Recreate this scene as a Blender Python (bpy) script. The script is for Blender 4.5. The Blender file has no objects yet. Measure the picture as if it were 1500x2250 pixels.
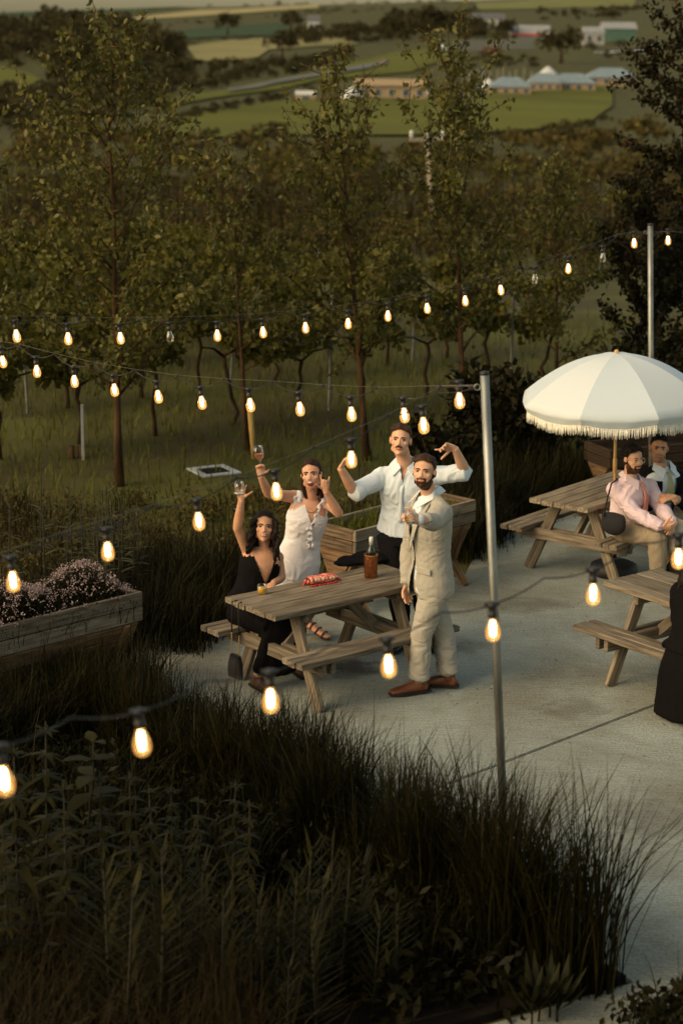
import bpy, bmesh, math, random
import numpy as np
from mathutils import Vector, Matrix, Quaternion, noise as mnoise

random.seed(7)
rng = np.random.default_rng(7)
scene = bpy.context.scene
COL = scene.collection
PI = math.pi

# ------------------------------------------------------------------ camera
FPX, PITCH, ROLL, CAMH = 4282.0, 0.247, 0.012, 4.8      # focal length in photo pixels (photo 1500 x 2250)
_f = np.array([0, math.cos(PITCH), -math.sin(PITCH)])
_r0 = np.array([1.0, 0, 0]); _u0 = np.cross(_r0, _f)
_r = math.cos(ROLL) * _r0 + math.sin(ROLL) * _u0
_u = -math.sin(ROLL) * _r0 + math.cos(ROLL) * _u0
cam_data = bpy.data.cameras.new('camera')
cam = bpy.data.objects.new('camera', cam_data); COL.objects.link(cam)
cam.matrix_world = Matrix(((_r[0], _u[0], -_f[0], 0), (_r[1], _u[1], -_f[1], 0), (_r[2], _u[2], -_f[2], CAMH), (0, 0, 0, 1)))
cam_data.sensor_fit = 'HORIZONTAL'; cam_data.sensor_width = 24.0
cam_data.lens = 24.0 * FPX / 1500.0
cam_data.clip_start = 0.1; cam_data.clip_end = 20000
cam_data.dof.use_dof = True; cam_data.dof.focus_distance = 14.1; cam_data.dof.aperture_fstop = 2.1
scene.camera = cam
scene.render.resolution_x, scene.render.resolution_y = 682, 1024

# ------------------------------------------------------------------ sky, sun, exposure
SUN_AZ, SUN_EL = math.radians(-122), math.radians(33)    # azimuth from +Y towards +X
world = bpy.data.worlds.new('World'); scene.world = world; world.use_nodes = True
_nt = world.node_tree; _nt.nodes.clear()
_sky = _nt.nodes.new('ShaderNodeTexSky'); _sky.sky_type = 'NISHITA'; _sky.sun_disc = False
_sky.sun_elevation = SUN_EL; _sky.sun_rotation = SUN_AZ
_sky.air_density = 1.0; _sky.dust_density = 2.5; _sky.ozone_density = 0.5
_bg = _nt.nodes.new('ShaderNodeBackground'); _bg.inputs['Strength'].default_value = 0.11
_wo = _nt.nodes.new('ShaderNodeOutputWorld')
_tint = _nt.nodes.new('ShaderNodeMixRGB'); _tint.blend_type = 'MULTIPLY'; _tint.inputs['Fac'].default_value = 1.0; _tint.inputs[2].default_value = (1.0, .87, .61, 1)   # warm evening air
_nt.links.new(_sky.outputs['Color'], _tint.inputs[1]); _nt.links.new(_tint.outputs['Color'], _bg.inputs['Color']); _nt.links.new(_bg.outputs['Background'], _wo.inputs['Surface'])
sun_data = bpy.data.lights.new('sun', 'SUN'); sun_data.energy = 0.7; sun_data.angle = math.radians(40); sun_data.color = (1.0, 0.82, 0.58)
sun = bpy.data.objects.new('sun', sun_data); COL.objects.link(sun)
_sd = Vector((math.sin(SUN_AZ) * math.cos(SUN_EL), math.cos(SUN_AZ) * math.cos(SUN_EL), math.sin(SUN_EL)))
sun.rotation_euler = _sd.to_track_quat('Z', 'Y').to_euler(); sun.location = _sd * 50
scene.view_settings.view_transform = 'Standard'; scene.view_settings.look = 'None'
scene.view_settings.exposure = 1.2; scene.view_settings.gamma = 1.0
scene.cycles.max_bounces = 6; scene.cycles.transparent_max_bounces = 12
scene.cycles.sample_clamp_indirect = 4.0
# ------------------------------------------------------------------ placing things in the world
def ray(px, py):
    return _f + _r * (px - 750) / FPX + _u * (1125 - py) / FPX
def at(px, py, Y):                                   # world point seen at a photo pixel, at world depth Y
    d = ray(px, py); p = d * (Y / d[1]); return Vector((p[0], p[1], p[2] + CAMH))
def gp(px, py, z=0.0):                               # world point seen at a photo pixel, at height z
    d = ray(px, py); p = d * ((z - CAMH) / d[2]); return Vector((p[0], p[1], p[2] + CAMH))
_ty = np.array([-80, 19.5, 22, 34, 60, 110, 220, 300, 450, 800, 1500, 2500, 4000, 7000], float)
_tz = np.array([-.02, -.02, -.05, -.35, -2.2, -5.2, -9.2, -11.5, -12.1, -4.8, 4.8, 25, 36, 20], float)
def terr(x, y):
    z = np.interp(y, _ty, _tz)
    z = z + x * 0.030 * np.clip((y - 500) / 1500, 0, 1.2)
    z = z + np.clip((y - 60) / 300, 0, 1) * (np.sin(x * .013 + y * .004) * 1.2 + np.sin(x * .031 - y * .011) * .5)
    return z
def tp(px, py):                                      # where a photo pixel meets the terrain
    d = ray(px, py); ys = np.geomspace(12, 6500, 3000)
    X = d[0] / d[1] * ys; Z = CAMH + d[2] / d[1] * ys; h = Z - terr(X, ys)
    k = np.argmax(h < 0) if (h < 0).any() else len(ys) - 1
    return Vector((X[k], ys[k], terr(X[k], ys[k])))

ORD = ['first', 'second', 'third', 'fourth', 'fifth', 'sixth', 'seventh', 'eighth', 'ninth', 'tenth', 'eleventh', 'twelfth', 'thirteenth', 'fourteenth', 'fifteenth', 'sixteenth', 'seventeenth', 'eighteenth', 'nineteenth', 'twentieth', 'twenty-first', 'twenty-second', 'twenty-third', 'twenty-fourth']
def photo_x(o):
    d = np.array(o.location) - np.array([0, 0, CAMH]); return 750 + FPX * (d @ _r) / (d @ _f)
def number_off(objs, text):                          # text: a label with {} where 'third from the left' goes
    for i, o in enumerate(sorted(objs, key=photo_x)): o['label'] = text.format(ORD[i] + ' from the left')
# ------------------------------------------------------------------ objects
def link(o, parent=None):
    COL.objects.link(o)
    if parent is not None: o.parent = parent
    return o
def tag(o, label=None, cat=None, group=None, kind=None):
    if label: o['label'] = label
    if cat: o['category'] = cat
    if group: o['group'] = group
    if kind: o['kind'] = kind
    return o
def thing(name, label, cat, loc=(0, 0, 0), rz=0.0, group=None):
    o = bpy.data.objects.new(name, None); o.empty_display_size = .1
    o.location = loc; o.rotation_euler = (0, 0, rz); link(o)
    return tag(o, label, cat, group)
def mesh_np(name, V, F, smooth=False):               # V (n,3), F (m,k) one face size
    V = np.asarray(V, np.float32); F = np.asarray(F, np.int32)
    me = bpy.data.meshes.new(name); k = F.shape[1]
    me.vertices.add(len(V)); me.vertices.foreach_set('co', V.ravel())
    me.loops.add(F.size); me.loops.foreach_set('vertex_index', F.ravel())
    me.polygons.add(len(F)); me.polygons.foreach_set('loop_start', np.arange(0, F.size, k, dtype=np.int32))
    if smooth: me.polygons.foreach_set('use_smooth', np.ones(len(F), bool))
    me.update(calc_edges=True); return me
def obj_np(name, V, F, mat, parent=None, smooth=False):
    me = mesh_np(name, V, F, smooth); me.materials.append(mat)
    return link(bpy.data.objects.new(name, me), parent)
class MB:
    def __init__(s): s.v = []; s.f = []; s.sm = []
    def add(s, vs, fs, smooth=False):
        b = len(s.v); s.v += [tuple(v) for v in vs]; s.f += [tuple(i + b for i in f) for f in fs]; s.sm += [smooth] * len(fs); return s
    def box(s, c, d, rot=None, bev=0.0):
        c = Vector(c); hx, hy, hz = d[0] / 2, d[1] / 2, d[2] / 2
        if bev > 0:
            bm = bmesh.new(); bmesh.ops.create_cube(bm, size=1.0)
            for v in bm.verts: v.co = Vector((v.co.x * d[0], v.co.y * d[1], v.co.z * d[2]))
            bmesh.ops.bevel(bm, geom=list(bm.edges), offset=bev, segments=1, affect='EDGES')
            vs = [v.co.copy() for v in bm.verts]; bm.verts.index_update(); fs = [[v.index for v in f.verts] for f in bm.faces]; bm.free()
        else:
            vs = [Vector((x, y, z)) for x in (-hx, hx) for y in (-hy, hy) for z in (-hz, hz)]
            fs = [(0, 1, 3, 2), (4, 6, 7, 5), (0, 4, 5, 1), (2, 3, 7, 6), (0, 2, 6, 4), (1, 5, 7, 3)]
        if rot is not None: vs = [rot @ v for v in vs]
        return s.add([v + c for v in vs], fs)
    def beam(s, a, b, w, h, up=(0, 0, 1), bev=0.0):  # a bar from a to b, width w (sideways), height h
        a, b = Vector(a), Vector(b); x = (b - a).normalized(); y = Vector(up).cross(x)
        if y.length < 1e-4: y = Vector((0, 1, 0)).cross(x)
        y.normalize(); z = x.cross(y)
        return s.box((a + b) / 2, ((b - a).length, w, h), Matrix((x, y, z)).transposed(), bev)
    def tube(s, pts, rad, n=8, cap=True):
        pts = [Vector(p) for p in pts]; rad = rad if hasattr(rad, '__len__') else [rad] * len(pts)
        vs = []; fs = []; prev = None
        for i, p in enumerate(pts):
            t = (pts[min(i + 1, len(pts) - 1)] - pts[max(i - 1, 0)])
            t = t.normalized() if t.length > 1e-9 else Vector((0, 0, 1))
            if prev is None: u = t.orthogonal().normalized()
            else:
                u = prev - t * prev.dot(t); u = u.normalized() if u.length > 1e-6 else t.orthogonal().normalized()
            prev = u; w = t.cross(u)
            for k in range(n):
                a = 2 * PI * k / n; vs.append(p + (u * math.cos(a) + w * math.sin(a)) * rad[i])
        for i in range(len(pts) - 1):
            for k in range(n): fs.append((i * n + k, i * n + (k + 1) % n, (i + 1) * n + (k + 1) % n, (i + 1) * n + k))
        if cap: fs.append(tuple(range(n - 1, -1, -1))); fs.append(tuple((len(pts) - 1) * n + k for k in range(n)))
        return s.add(vs, fs, True)
    def lathe(s, prof, c=(0, 0, 0), n=16, caps=True):
        c = Vector(c); vs = []; fs = []
        for r, z in prof:
            for k in range(n):
                a = 2 * PI * k / n; vs.append(c + Vector((r * math.cos(a), r * math.sin(a), z)))
        m = len(prof)
        for i in range(m - 1):
            for k in range(n): fs.append((i * n + k, i * n + (k + 1) % n, (i + 1) * n + (k + 1) % n, (i + 1) * n + k))
        if caps: fs.append(tuple(range(n - 1, -1, -1))); fs.append(tuple((m - 1) * n + k for k in range(n)))
        return s.add(vs, fs, True)
    def mesh(s, name):
        me = bpy.data.meshes.new(name); me.from_pydata(s.v, [], s.f); me.update()
        me.polygons.foreach_set('use_smooth', s.sm); return me
    def build(s, name, mat, parent=None, loc=None):
        me = s.mesh(name); me.materials.append(mat)
        o = link(bpy.data.objects.new(name, me), parent)
        if loc is not None: o.location = loc
        return o
def put(name, me, parent=None, loc=(0, 0, 0), rot=(0, 0, 0), scale=None):
    o = bpy.data.objects.new(name, me); o.location = loc; o.rotation_euler = rot
    if scale is not None: o.scale = scale
    return link(o, parent)
def with_mat(me, mat): me.materials.append(mat); return me

# ------------------------------------------------------------------ materials
def mat(name, col, col2=None, rough=.7, scale=8.0, stretch=(1, 1, 1), bump=0.0, bscale=None, metal=0.0, var=0.0, trans=0.0, spec=.4, detail=5, coat=0.0, rr=(.35, .65)):
    m = bpy.data.materials.new(name); m.use_nodes = True; nt = m.node_tree; N = nt.nodes; L = nt.links
    b = N['Principled BSDF']; b.inputs['Roughness'].default_value = rough; b.inputs['Metallic'].default_value = metal
    b.inputs['Specular IOR Level'].default_value = spec; b.inputs['Coat Weight'].default_value = coat
    col2 = col2 or tuple(c * .7 for c in col)
    tc = N.new('ShaderNodeTexCoord'); mp = N.new('ShaderNodeMapping'); mp.inputs['Scale'].default_value = stretch
    L.new(tc.outputs['Object'], mp.inputs['Vector'])
    nz = N.new('ShaderNodeTexNoise'); nz.inputs['Scale'].default_value = scale; nz.inputs['Detail'].default_value = detail
    L.new(mp.outputs['Vector'], nz.inputs['Vector'])
    rp = N.new('ShaderNodeValToRGB'); rp.color_ramp.elements[0].position = rr[0]; rp.color_ramp.elements[1].position = rr[1]
    rp.color_ramp.elements[0].color = (*col2, 1); rp.color_ramp.elements[1].color = (*col, 1)
    L.new(nz.outputs['Fac'], rp.inputs['Fac']); out = rp.outputs['Color']
    if var > 0:
        oi = N.new('ShaderNodeObjectInfo'); hs = N.new('ShaderNodeHueSaturation')
        mr = N.new('ShaderNodeMapRange'); mr.inputs['To Min'].default_value = 1 - var; mr.inputs['To Max'].default_value = 1 + var
        L.new(oi.outputs['Random'], mr.inputs['Value']); L.new(mr.outputs['Result'], hs.inputs['Value'])
        L.new(out, hs.inputs['Color']); out = hs.outputs['Color']
    L.new(out, b.inputs['Base Color'])
    if bump > 0:
        bn = N.new('ShaderNodeTexNoise'); bn.inputs['Scale'].default_value = bscale or scale * 3; bn.inputs['Detail'].default_value = 6
        L.new(mp.outputs['Vector'], bn.inputs['Vector'])
        bp = N.new('ShaderNodeBump'); bp.inputs['Strength'].default_value = bump; bp.inputs['Distance'].default_value = .01
        L.new(bn.outputs['Fac'], bp.inputs['Height']); L.new(bp.outputs['Normal'], b.inputs['Normal'])
    if trans > 0:
        tr = N.new('ShaderNodeBsdfTranslucent'); mx = N.new('ShaderNodeMixShader'); mx.inputs['Fac'].default_value = trans
        L.new(out, tr.inputs['Color']); L.new(b.outputs['BSDF'], mx.inputs[1]); L.new(tr.outputs['BSDF'], mx.inputs[2])
        L.new(mx.outputs['Shader'], N['Material Output'].inputs['Surface'])
    return m
def leafmat(name, cols, trans=.25, rough=.55, patch=1.2, spec=.08):   # leaves: colour differs from leaf to leaf and from clump to clump
    m = bpy.data.materials.new(name); m.use_nodes = True; nt = m.node_tree; N = nt.nodes; L = nt.links
    b = N['Principled BSDF']; b.inputs['Roughness'].default_value = rough; b.inputs['Specular IOR Level'].default_value = spec
    g = N.new('ShaderNodeNewGeometry'); nz = N.new('ShaderNodeTexNoise'); nz.inputs['Scale'].default_value = patch; nz.inputs['Detail'].default_value = 3
    L.new(g.outputs['Position'], nz.inputs['Vector'])
    ma = N.new('ShaderNodeMath'); ma.operation = 'MULTIPLY_ADD'; ma.inputs[1].default_value = .55
    L.new(g.outputs['Random Per Island'], ma.inputs[0])
    mb = N.new('ShaderNodeMath'); mb.operation = 'MULTIPLY_ADD'; mb.inputs[1].default_value = .9; mb.inputs[2].default_value = -.225
    L.new(nz.outputs['Fac'], mb.inputs[0]); L.new(mb.outputs[0], ma.inputs[2])
    rp = N.new('ShaderNodeValToRGB'); e = rp.color_ramp.elements
    e[0].position = 0; e[0].color = (*cols[0], 1); e[1].position = 1; e[1].color = (*cols[-1], 1)
    for i, c in enumerate(cols[1:-1]):
        x = e.new((i + 1) / (len(cols) - 1)); x.color = (*c, 1)
    L.new(ma.outputs[0], rp.inputs['Fac']); L.new(rp.outputs['Color'], b.inputs['Base Color'])
    tr = N.new('ShaderNodeBsdfTranslucent'); mx = N.new('ShaderNodeMixShader'); mx.inputs['Fac'].default_value = trans
    L.new(rp.outputs['Color'], tr.inputs['Color']); L.new(b.outputs['BSDF'], mx.inputs[1]); L.new(tr.outputs['BSDF'], mx.inputs[2])
    L.new(mx.outputs['Shader'], N['Material Output'].inputs['Surface'])
    return m
def emat(name, col, s):
    m = bpy.data.materials.new(name); m.use_nodes = True; N = m.node_tree.nodes; b = N['Principled BSDF']
    b.inputs['Base Color'].default_value = (*col, 1); b.inputs['Emission Color'].default_value = (*col, 1); b.inputs['Emission Strength'].default_value = s
    return m
def glassmat(name, tint, glow=None, glowstr=0.0, fac=.12, rough=.03):
    m = bpy.data.materials.new(name); m.use_nodes = True; nt = m.node_tree; N = nt.nodes; L = nt.links; N.remove(N['Principled BSDF'])
    t = N.new('ShaderNodeBsdfTransparent'); t.inputs['Color'].default_value = (*tint, 1)
    g = N.new('ShaderNodeBsdfGlossy'); g.inputs['Roughness'].default_value = rough
    lw = N.new('ShaderNodeLayerWeight'); lw.inputs['Blend'].default_value = fac * 2.5
    mx = N.new('ShaderNodeMixShader'); L.new(lw.outputs['Facing'], mx.inputs['Fac']); L.new(t.outputs[0], mx.inputs[1]); L.new(g.outputs[0], mx.inputs[2])
    out = mx.outputs[0]
    if glow:
        e = N.new('ShaderNodeEmission'); e.inputs['Color'].default_value = (*glow, 1); e.inputs['Strength'].default_value = glowstr
        ad = N.new('ShaderNodeAddShader'); L.new(out, ad.inputs[0]); L.new(e.outputs[0], ad.inputs[1]); out = ad.outputs[0]
    L.new(out, N['Material Output'].inputs['Surface']); return m

M = {}
M['wood'] = mat('weathered_wood', (.27, .22, .15), (.085, .062, .04), .85, 3.0, (1.2, 18, 18), .5, 9, var=.28, spec=.2, rr=(.3, .72))
M['wood_dark'] = mat('dark_brown_wood', (.16, .11, .065), (.05, .033, .02), .85, 3.0, (1.2, 16, 16), .5, 9, var=.25, spec=.2)  # darker brown tone for the planters' short upper boards
M['wood_warm'] = mat('sawn_wood', (.24, .145, .07), (.10, .055, .025), .8, 3.0, (1.2, 14, 14), .4, 9, var=.2, spec=.2)
M['wood_end'] = mat('sawn_wood_ends', (.20, .12, .06), (.08, .045, .022), .8, 3.0, (14, 1.2, 14), .4, 9, var=.2, spec=.2)
M['concrete'] = mat('brushed_concrete', (.43, .47, .42), (.30, .315, .27), .8, 1.1, (1, 1, 1), .0, detail=9, rr=(.25, .7), spec=.3)
M['steel'] = mat('galvanised_steel', (.30, .30, .27), (.16, .16, .14), .5, 14, (1, 1, .3), .08, metal=.85)
M['black_plastic'] = mat('black_plastic', (.015, .013, .012), rough=.45)
M['cable'] = mat('black_cable', (.012, .011, .010), rough=.6)
M['wire'] = mat('steel_wire', (.16, .14, .12), rough=.5, metal=.5)
M['filament'] = emat('lit_filament', (1.0, .76, .40), 11.0)
M['glass_lit'] = glassmat('amber_glass_lit', (1.0, .86, .62), (1.0, .47, .10), .20)
M['glass_off'] = glassmat('amber_glass_unlit', (.95, .9, .8), fac=.2)
M['filament_off'] = mat('unlit_filament', (.45, .38, .22), rough=.4)
M['glass'] = glassmat('clear_glass', (.95, .96, .95), fac=.10)
# ------------------------------------------------------------------ the ground
def brushed(m, ang, scale=1.0):
    nt = m.node_tree; N = nt.nodes; L = nt.links; b = N['Principled BSDF']
    tc = N.new('ShaderNodeTexCoord'); mp = N.new('ShaderNodeMapping'); mp.inputs['Rotation'].default_value = (0, 0, ang); mp.inputs['Scale'].default_value = (4, 90, 1)
    L.new(tc.outputs['Object'], mp.inputs['Vector'])
    n1 = N.new('ShaderNodeTexNoise'); n1.inputs['Scale'].default_value = 1.0; n1.inputs['Detail'].default_value = 5; n1.inputs['Roughness'].default_value = .65
    L.new(mp.outputs['Vector'], n1.inputs['Vector'])
    n2 = N.new('ShaderNodeTexNoise'); n2.inputs['Scale'].default_value = 55; n2.inputs['Detail'].default_value = 4; L.new(tc.outputs['Object'], n2.inputs['Vector'])
    ad = N.new('ShaderNodeMath'); ad.operation = 'ADD'; L.new(n1.outputs['Fac'], ad.inputs[0]); L.new(n2.outputs['Fac'], ad.inputs[1])
    bp = N.new('ShaderNodeBump'); bp.inputs['Strength'].default_value = .9; bp.inputs['Distance'].default_value = .012
    L.new(ad.outputs[0], bp.inputs['Height']); L.new(bp.outputs['Normal'], b.inputs['Normal'])
    old = b.inputs['Base Color'].links[0].from_socket
    # grooves hold dirt; dirty patches gather along the planting
    rp = N.new('ShaderNodeValToRGB'); rp.color_ramp.elements[0].position = .40; rp.color_ramp.elements[1].position = .62
    rp.color_ramp.elements[0].color = (.60, .57, .50, 1); rp.color_ramp.elements[1].color = (1, 1, 1, 1); hf = N.new('ShaderNodeMath'); hf.operation = 'MULTIPLY'; hf.inputs[1].default_value = .5
    L.new(ad.outputs[0], hf.inputs[0]); L.new(hf.outputs[0], rp.inputs['Fac'])
    mx = N.new('ShaderNodeMixRGB'); mx.blend_type = 'MULTIPLY'; mx.inputs['Fac'].default_value = 1; L.new(old, mx.inputs[1]); L.new(rp.outputs['Color'], mx.inputs[2])
    n3 = N.new('ShaderNodeTexNoise'); n3.inputs['Scale'].default_value = .55; n3.inputs['Detail'].default_value = 10; n3.inputs['Roughness'].default_value = .7; n3.inputs['Distortion'].default_value = .6; L.new(tc.outputs['Object'], n3.inputs['Vector'])
    r3 = N.new('ShaderNodeValToRGB'); r3.color_ramp.elements[0].position = .36; r3.color_ramp.elements[1].position = .56; r3.color_ramp.elements[0].color = (.58, .50, .40, 1); r3.color_ramp.elements[1].color = (1, 1, 1, 1); L.new(n3.outputs['Fac'], r3.inputs['Fac'])
    m3 = N.new('ShaderNodeMixRGB'); m3.blend_type = 'MULTIPLY'; m3.inputs['Fac'].default_value = .8; L.new(mx.outputs['Color'], m3.inputs[1]); L.new(r3.outputs['Color'], m3.inputs[2])
    vo = N.new('ShaderNodeTexVoronoi'); vo.inputs['Scale'].default_value = 5.5; vo.inputs['Randomness'].default_value = 1; L.new(tc.outputs['Object'], vo.inputs['Vector'])
    r4 = N.new('ShaderNodeValToRGB'); r4.color_ramp.elements[0].position = .05; r4.color_ramp.elements[1].position = .13; r4.color_ramp.elements[0].color = (.45, .38, .30, 1); r4.color_ramp.elements[1].color = (1, 1, 1, 1); L.new(vo.outputs['Distance'], r4.inputs['Fac'])
    m4 = N.new('ShaderNodeMixRGB'); m4.blend_type = 'MULTIPLY'; m4.inputs['Fac'].default_value = .45; L.new(m3.outputs['Color'], m4.inputs[1]); L.new(r4.outputs['Color'], m4.inputs[2])
    L.new(m4.outputs['Color'], b.inputs['Base Color'])
brushed(M['concrete'], math.radians(12))
M['ground'] = mat('rough_grass_ground', (.075, .074, .018), (.045, .036, .014), .95, .35, bump=.5, bscale=5, detail=8, spec=.1)
M['soil'] = mat('dark_soil', (.016, .011, .007), (.008, .006, .004), .95, 9, bump=.6, spec=.1)

ys = np.concatenate([np.linspace(-80, 18, 24), np.geomspace(19, 7000, 130)])
ts = np.linspace(-1, 1, 61)
V = []
for y in ys:
    W = max(60, .75 * y)
    for t in ts: V.append((t * W, y, terr(t * W, y)))
nx = len(ts)
F = [(i * nx + j, i * nx + j + 1, (i + 1) * nx + j + 1, (i + 1) * nx + j) for i in range(len(ys) - 1) for j in range(nx - 1)]
tag(obj_np('ground', V, F, M['ground'], smooth=True), kind='structure')

def prism(name, poly, z0, z1, m, parent=None, bev=0.0):
    bm = bmesh.new(); f = bm.faces.new([bm.verts.new((x, y, z0)) for x, y in poly])
    r = bmesh.ops.extrude_face_region(bm, geom=[f])
    for v in r['geom']:
        if isinstance(v, bmesh.types.BMVert): v.co.z = z1
    bmesh.ops.recalc_face_normals(bm, faces=bm.faces[:])
    if bev: bmesh.ops.bevel(bm, geom=[e for e in bm.edges if all(v.co.z > z1 - 1e-5 for v in e.verts)], offset=bev, segments=2, affect='EDGES')
    me = bpy.data.meshes.new(name); bm.to_mesh(me); bm.free(); me.materials.append(m)
    return link(bpy.data.objects.new(name, me), parent)

# concrete terrace: two cast slabs with an open joint between them
terrace = bpy.data.objects.new('terrace_pavement', None); link(terrace); tag(terrace, kind='structure')
J0 = Vector((1.13, 12.26)); JD = Vector((1.41, 1.39)).normalized(); JN = Vector((-JD.y, JD.x)); g = .007
def jl(t, s): p = J0 + JD * t + JN * s; return (p.x, p.y)
far_slab = [jl(-1.66, g), jl(15, g), (14, 28), (4.0, 21.5), (1.9, 18.9), (1.25, 17.5), (1.1, 16.75), (-.2, 16.2), (-1.75, 14.75), (-2.1, 14.0), (-1.80, 13.25), (-1.32, 12.70), (-.72, 11.95)]
near_slab = [jl(-1.66, -g), (1.53, 9.17), (-2.2, 7.0), (-2.2, 4.5), (14, 4.5), jl(15, -g)]
prism('concrete_slab', far_slab, -.14, 0, M['concrete'], terrace, .008)
prism('concrete_slab', near_slab, -.14, 0, M['concrete'], terrace, .008)
# dirt lying in the joint
jm = MB(); pj = [Vector((*jl(t, 0), -.014)) for t in np.linspace(-1.55, 14, 30)]
jm.tube(pj, .010, 5); tag(jm.build('joint_dirt', M['soil'], terrace), kind='stuff')
# dark spill dried into the concrete by the first table
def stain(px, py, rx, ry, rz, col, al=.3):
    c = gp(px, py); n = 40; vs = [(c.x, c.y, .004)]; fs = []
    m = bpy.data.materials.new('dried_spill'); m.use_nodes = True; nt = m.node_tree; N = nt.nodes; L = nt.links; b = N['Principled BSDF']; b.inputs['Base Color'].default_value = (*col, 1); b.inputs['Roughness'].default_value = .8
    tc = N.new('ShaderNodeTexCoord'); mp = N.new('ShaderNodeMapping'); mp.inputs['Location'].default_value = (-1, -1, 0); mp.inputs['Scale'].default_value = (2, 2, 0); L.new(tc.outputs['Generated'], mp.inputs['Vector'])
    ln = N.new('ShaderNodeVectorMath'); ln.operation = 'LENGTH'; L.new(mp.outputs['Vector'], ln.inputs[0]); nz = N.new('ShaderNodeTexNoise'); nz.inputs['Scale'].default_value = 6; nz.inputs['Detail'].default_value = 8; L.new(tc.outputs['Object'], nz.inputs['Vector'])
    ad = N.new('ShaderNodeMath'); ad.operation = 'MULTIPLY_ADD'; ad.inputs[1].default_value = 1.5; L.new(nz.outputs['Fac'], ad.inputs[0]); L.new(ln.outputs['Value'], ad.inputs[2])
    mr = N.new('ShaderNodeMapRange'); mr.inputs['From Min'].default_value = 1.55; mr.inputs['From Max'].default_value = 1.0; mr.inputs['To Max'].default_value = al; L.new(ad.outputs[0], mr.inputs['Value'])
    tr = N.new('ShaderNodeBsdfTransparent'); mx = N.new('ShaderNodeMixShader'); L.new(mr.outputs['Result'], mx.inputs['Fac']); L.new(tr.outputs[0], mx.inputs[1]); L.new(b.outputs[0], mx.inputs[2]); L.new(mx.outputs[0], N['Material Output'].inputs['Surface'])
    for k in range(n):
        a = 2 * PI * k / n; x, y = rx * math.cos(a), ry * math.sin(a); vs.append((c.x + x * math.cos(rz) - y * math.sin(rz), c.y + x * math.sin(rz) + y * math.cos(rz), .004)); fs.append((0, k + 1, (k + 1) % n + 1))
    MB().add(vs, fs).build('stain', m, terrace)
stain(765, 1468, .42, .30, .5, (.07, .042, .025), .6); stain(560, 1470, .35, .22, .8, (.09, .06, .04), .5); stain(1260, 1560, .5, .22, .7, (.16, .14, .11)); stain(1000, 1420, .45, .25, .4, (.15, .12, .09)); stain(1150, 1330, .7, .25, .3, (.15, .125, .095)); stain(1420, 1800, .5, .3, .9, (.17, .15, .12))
# planting bed soil
prism('planting_bed', [(1.50, 9.19), (-.06, 11.13), (-.74, 11.95), (-1.34, 12.70), (-1.82, 13.25), (-2.12, 14.02), (-6, 11), (-6, 4), (-2.3, 7.02)], -.2, .03, M['soil'])
tag(bpy.data.objects['planting_bed'], kind='structure')

# unseen building mass behind the viewpoint, added to shade the foreground bed
M['shade_block'] = mat('shade_block_brown', (.06, .045, .03), (.03, .022, .015), .85, 4, (1, 1, 12))
tag(MB().box((0, -5.8, 1.7), (44, 10, 3.8)).build('unseen_shade_block', M['shade_block']), kind='structure')
# ------------------------------------------------------------------ picnic tables
TL, TW, TH, SH, BO, BI = 1.5, .60, .725, .44, .60, .375
def plank_mesh(name, l, w, h, seed):
    rnd = random.Random(seed); mb = MB(); n = 7
    vs = []; fs = []
    for i in range(n):
        x = -l / 2 + l * i / (n - 1); dz = rnd.uniform(-.0025, .0025); dy = rnd.uniform(-.002, .002); b = .006
        for (yy, zz) in ((-w / 2 + b, -h / 2), (-w / 2, -h / 2 + b), (-w / 2, h / 2 - b), (-w / 2 + b, h / 2), (w / 2 - b, h / 2), (w / 2, h / 2 - b), (w / 2, -h / 2 + b), (w / 2 - b, -h / 2)):
            vs.append((x, yy + dy, zz + dz))
    for i in range(n - 1):
        for k in range(8): fs.append((i * 8 + k, (i + 1) * 8 + k, (i + 1) * 8 + (k + 1) % 8, i * 8 + (k + 1) % 8))
    fs.append(tuple(range(8))); fs.append(tuple((n - 1) * 8 + k for k in range(7, -1, -1)))
    mb.add(vs, fs); return with_mat(mb.mesh(name), M['wood'])
NTP, NBP = 5, 3
pw = (TW - .008 * (NTP - 1)) / NTP; bw = (BO - BI - .008 * (NBP - 1)) / NBP
top_planks = [plank_mesh('tabletop_plank', TL, pw, .042, i) for i in range(3)]
seat_planks = [plank_mesh('seat_plank', TL, bw, .042, 10 + i) for i in range(3)]
def bar_mesh(name, l, w, h): return with_mat(MB().box((0, 0, 0), (l, w, h), bev=.005).mesh(name), M['wood'])
leg_len = math.hypot(.30, TH - .04)
leg_me = bar_mesh('leg', leg_len, .042, .095); cross_me = bar_mesh('seat_beam', 2 * BO - .06, .042, .095)
batten_me = bar_mesh('batten', TW - .06, .042, .07); brace_me = bar_mesh('brace', .50, .042, .075)
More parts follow.
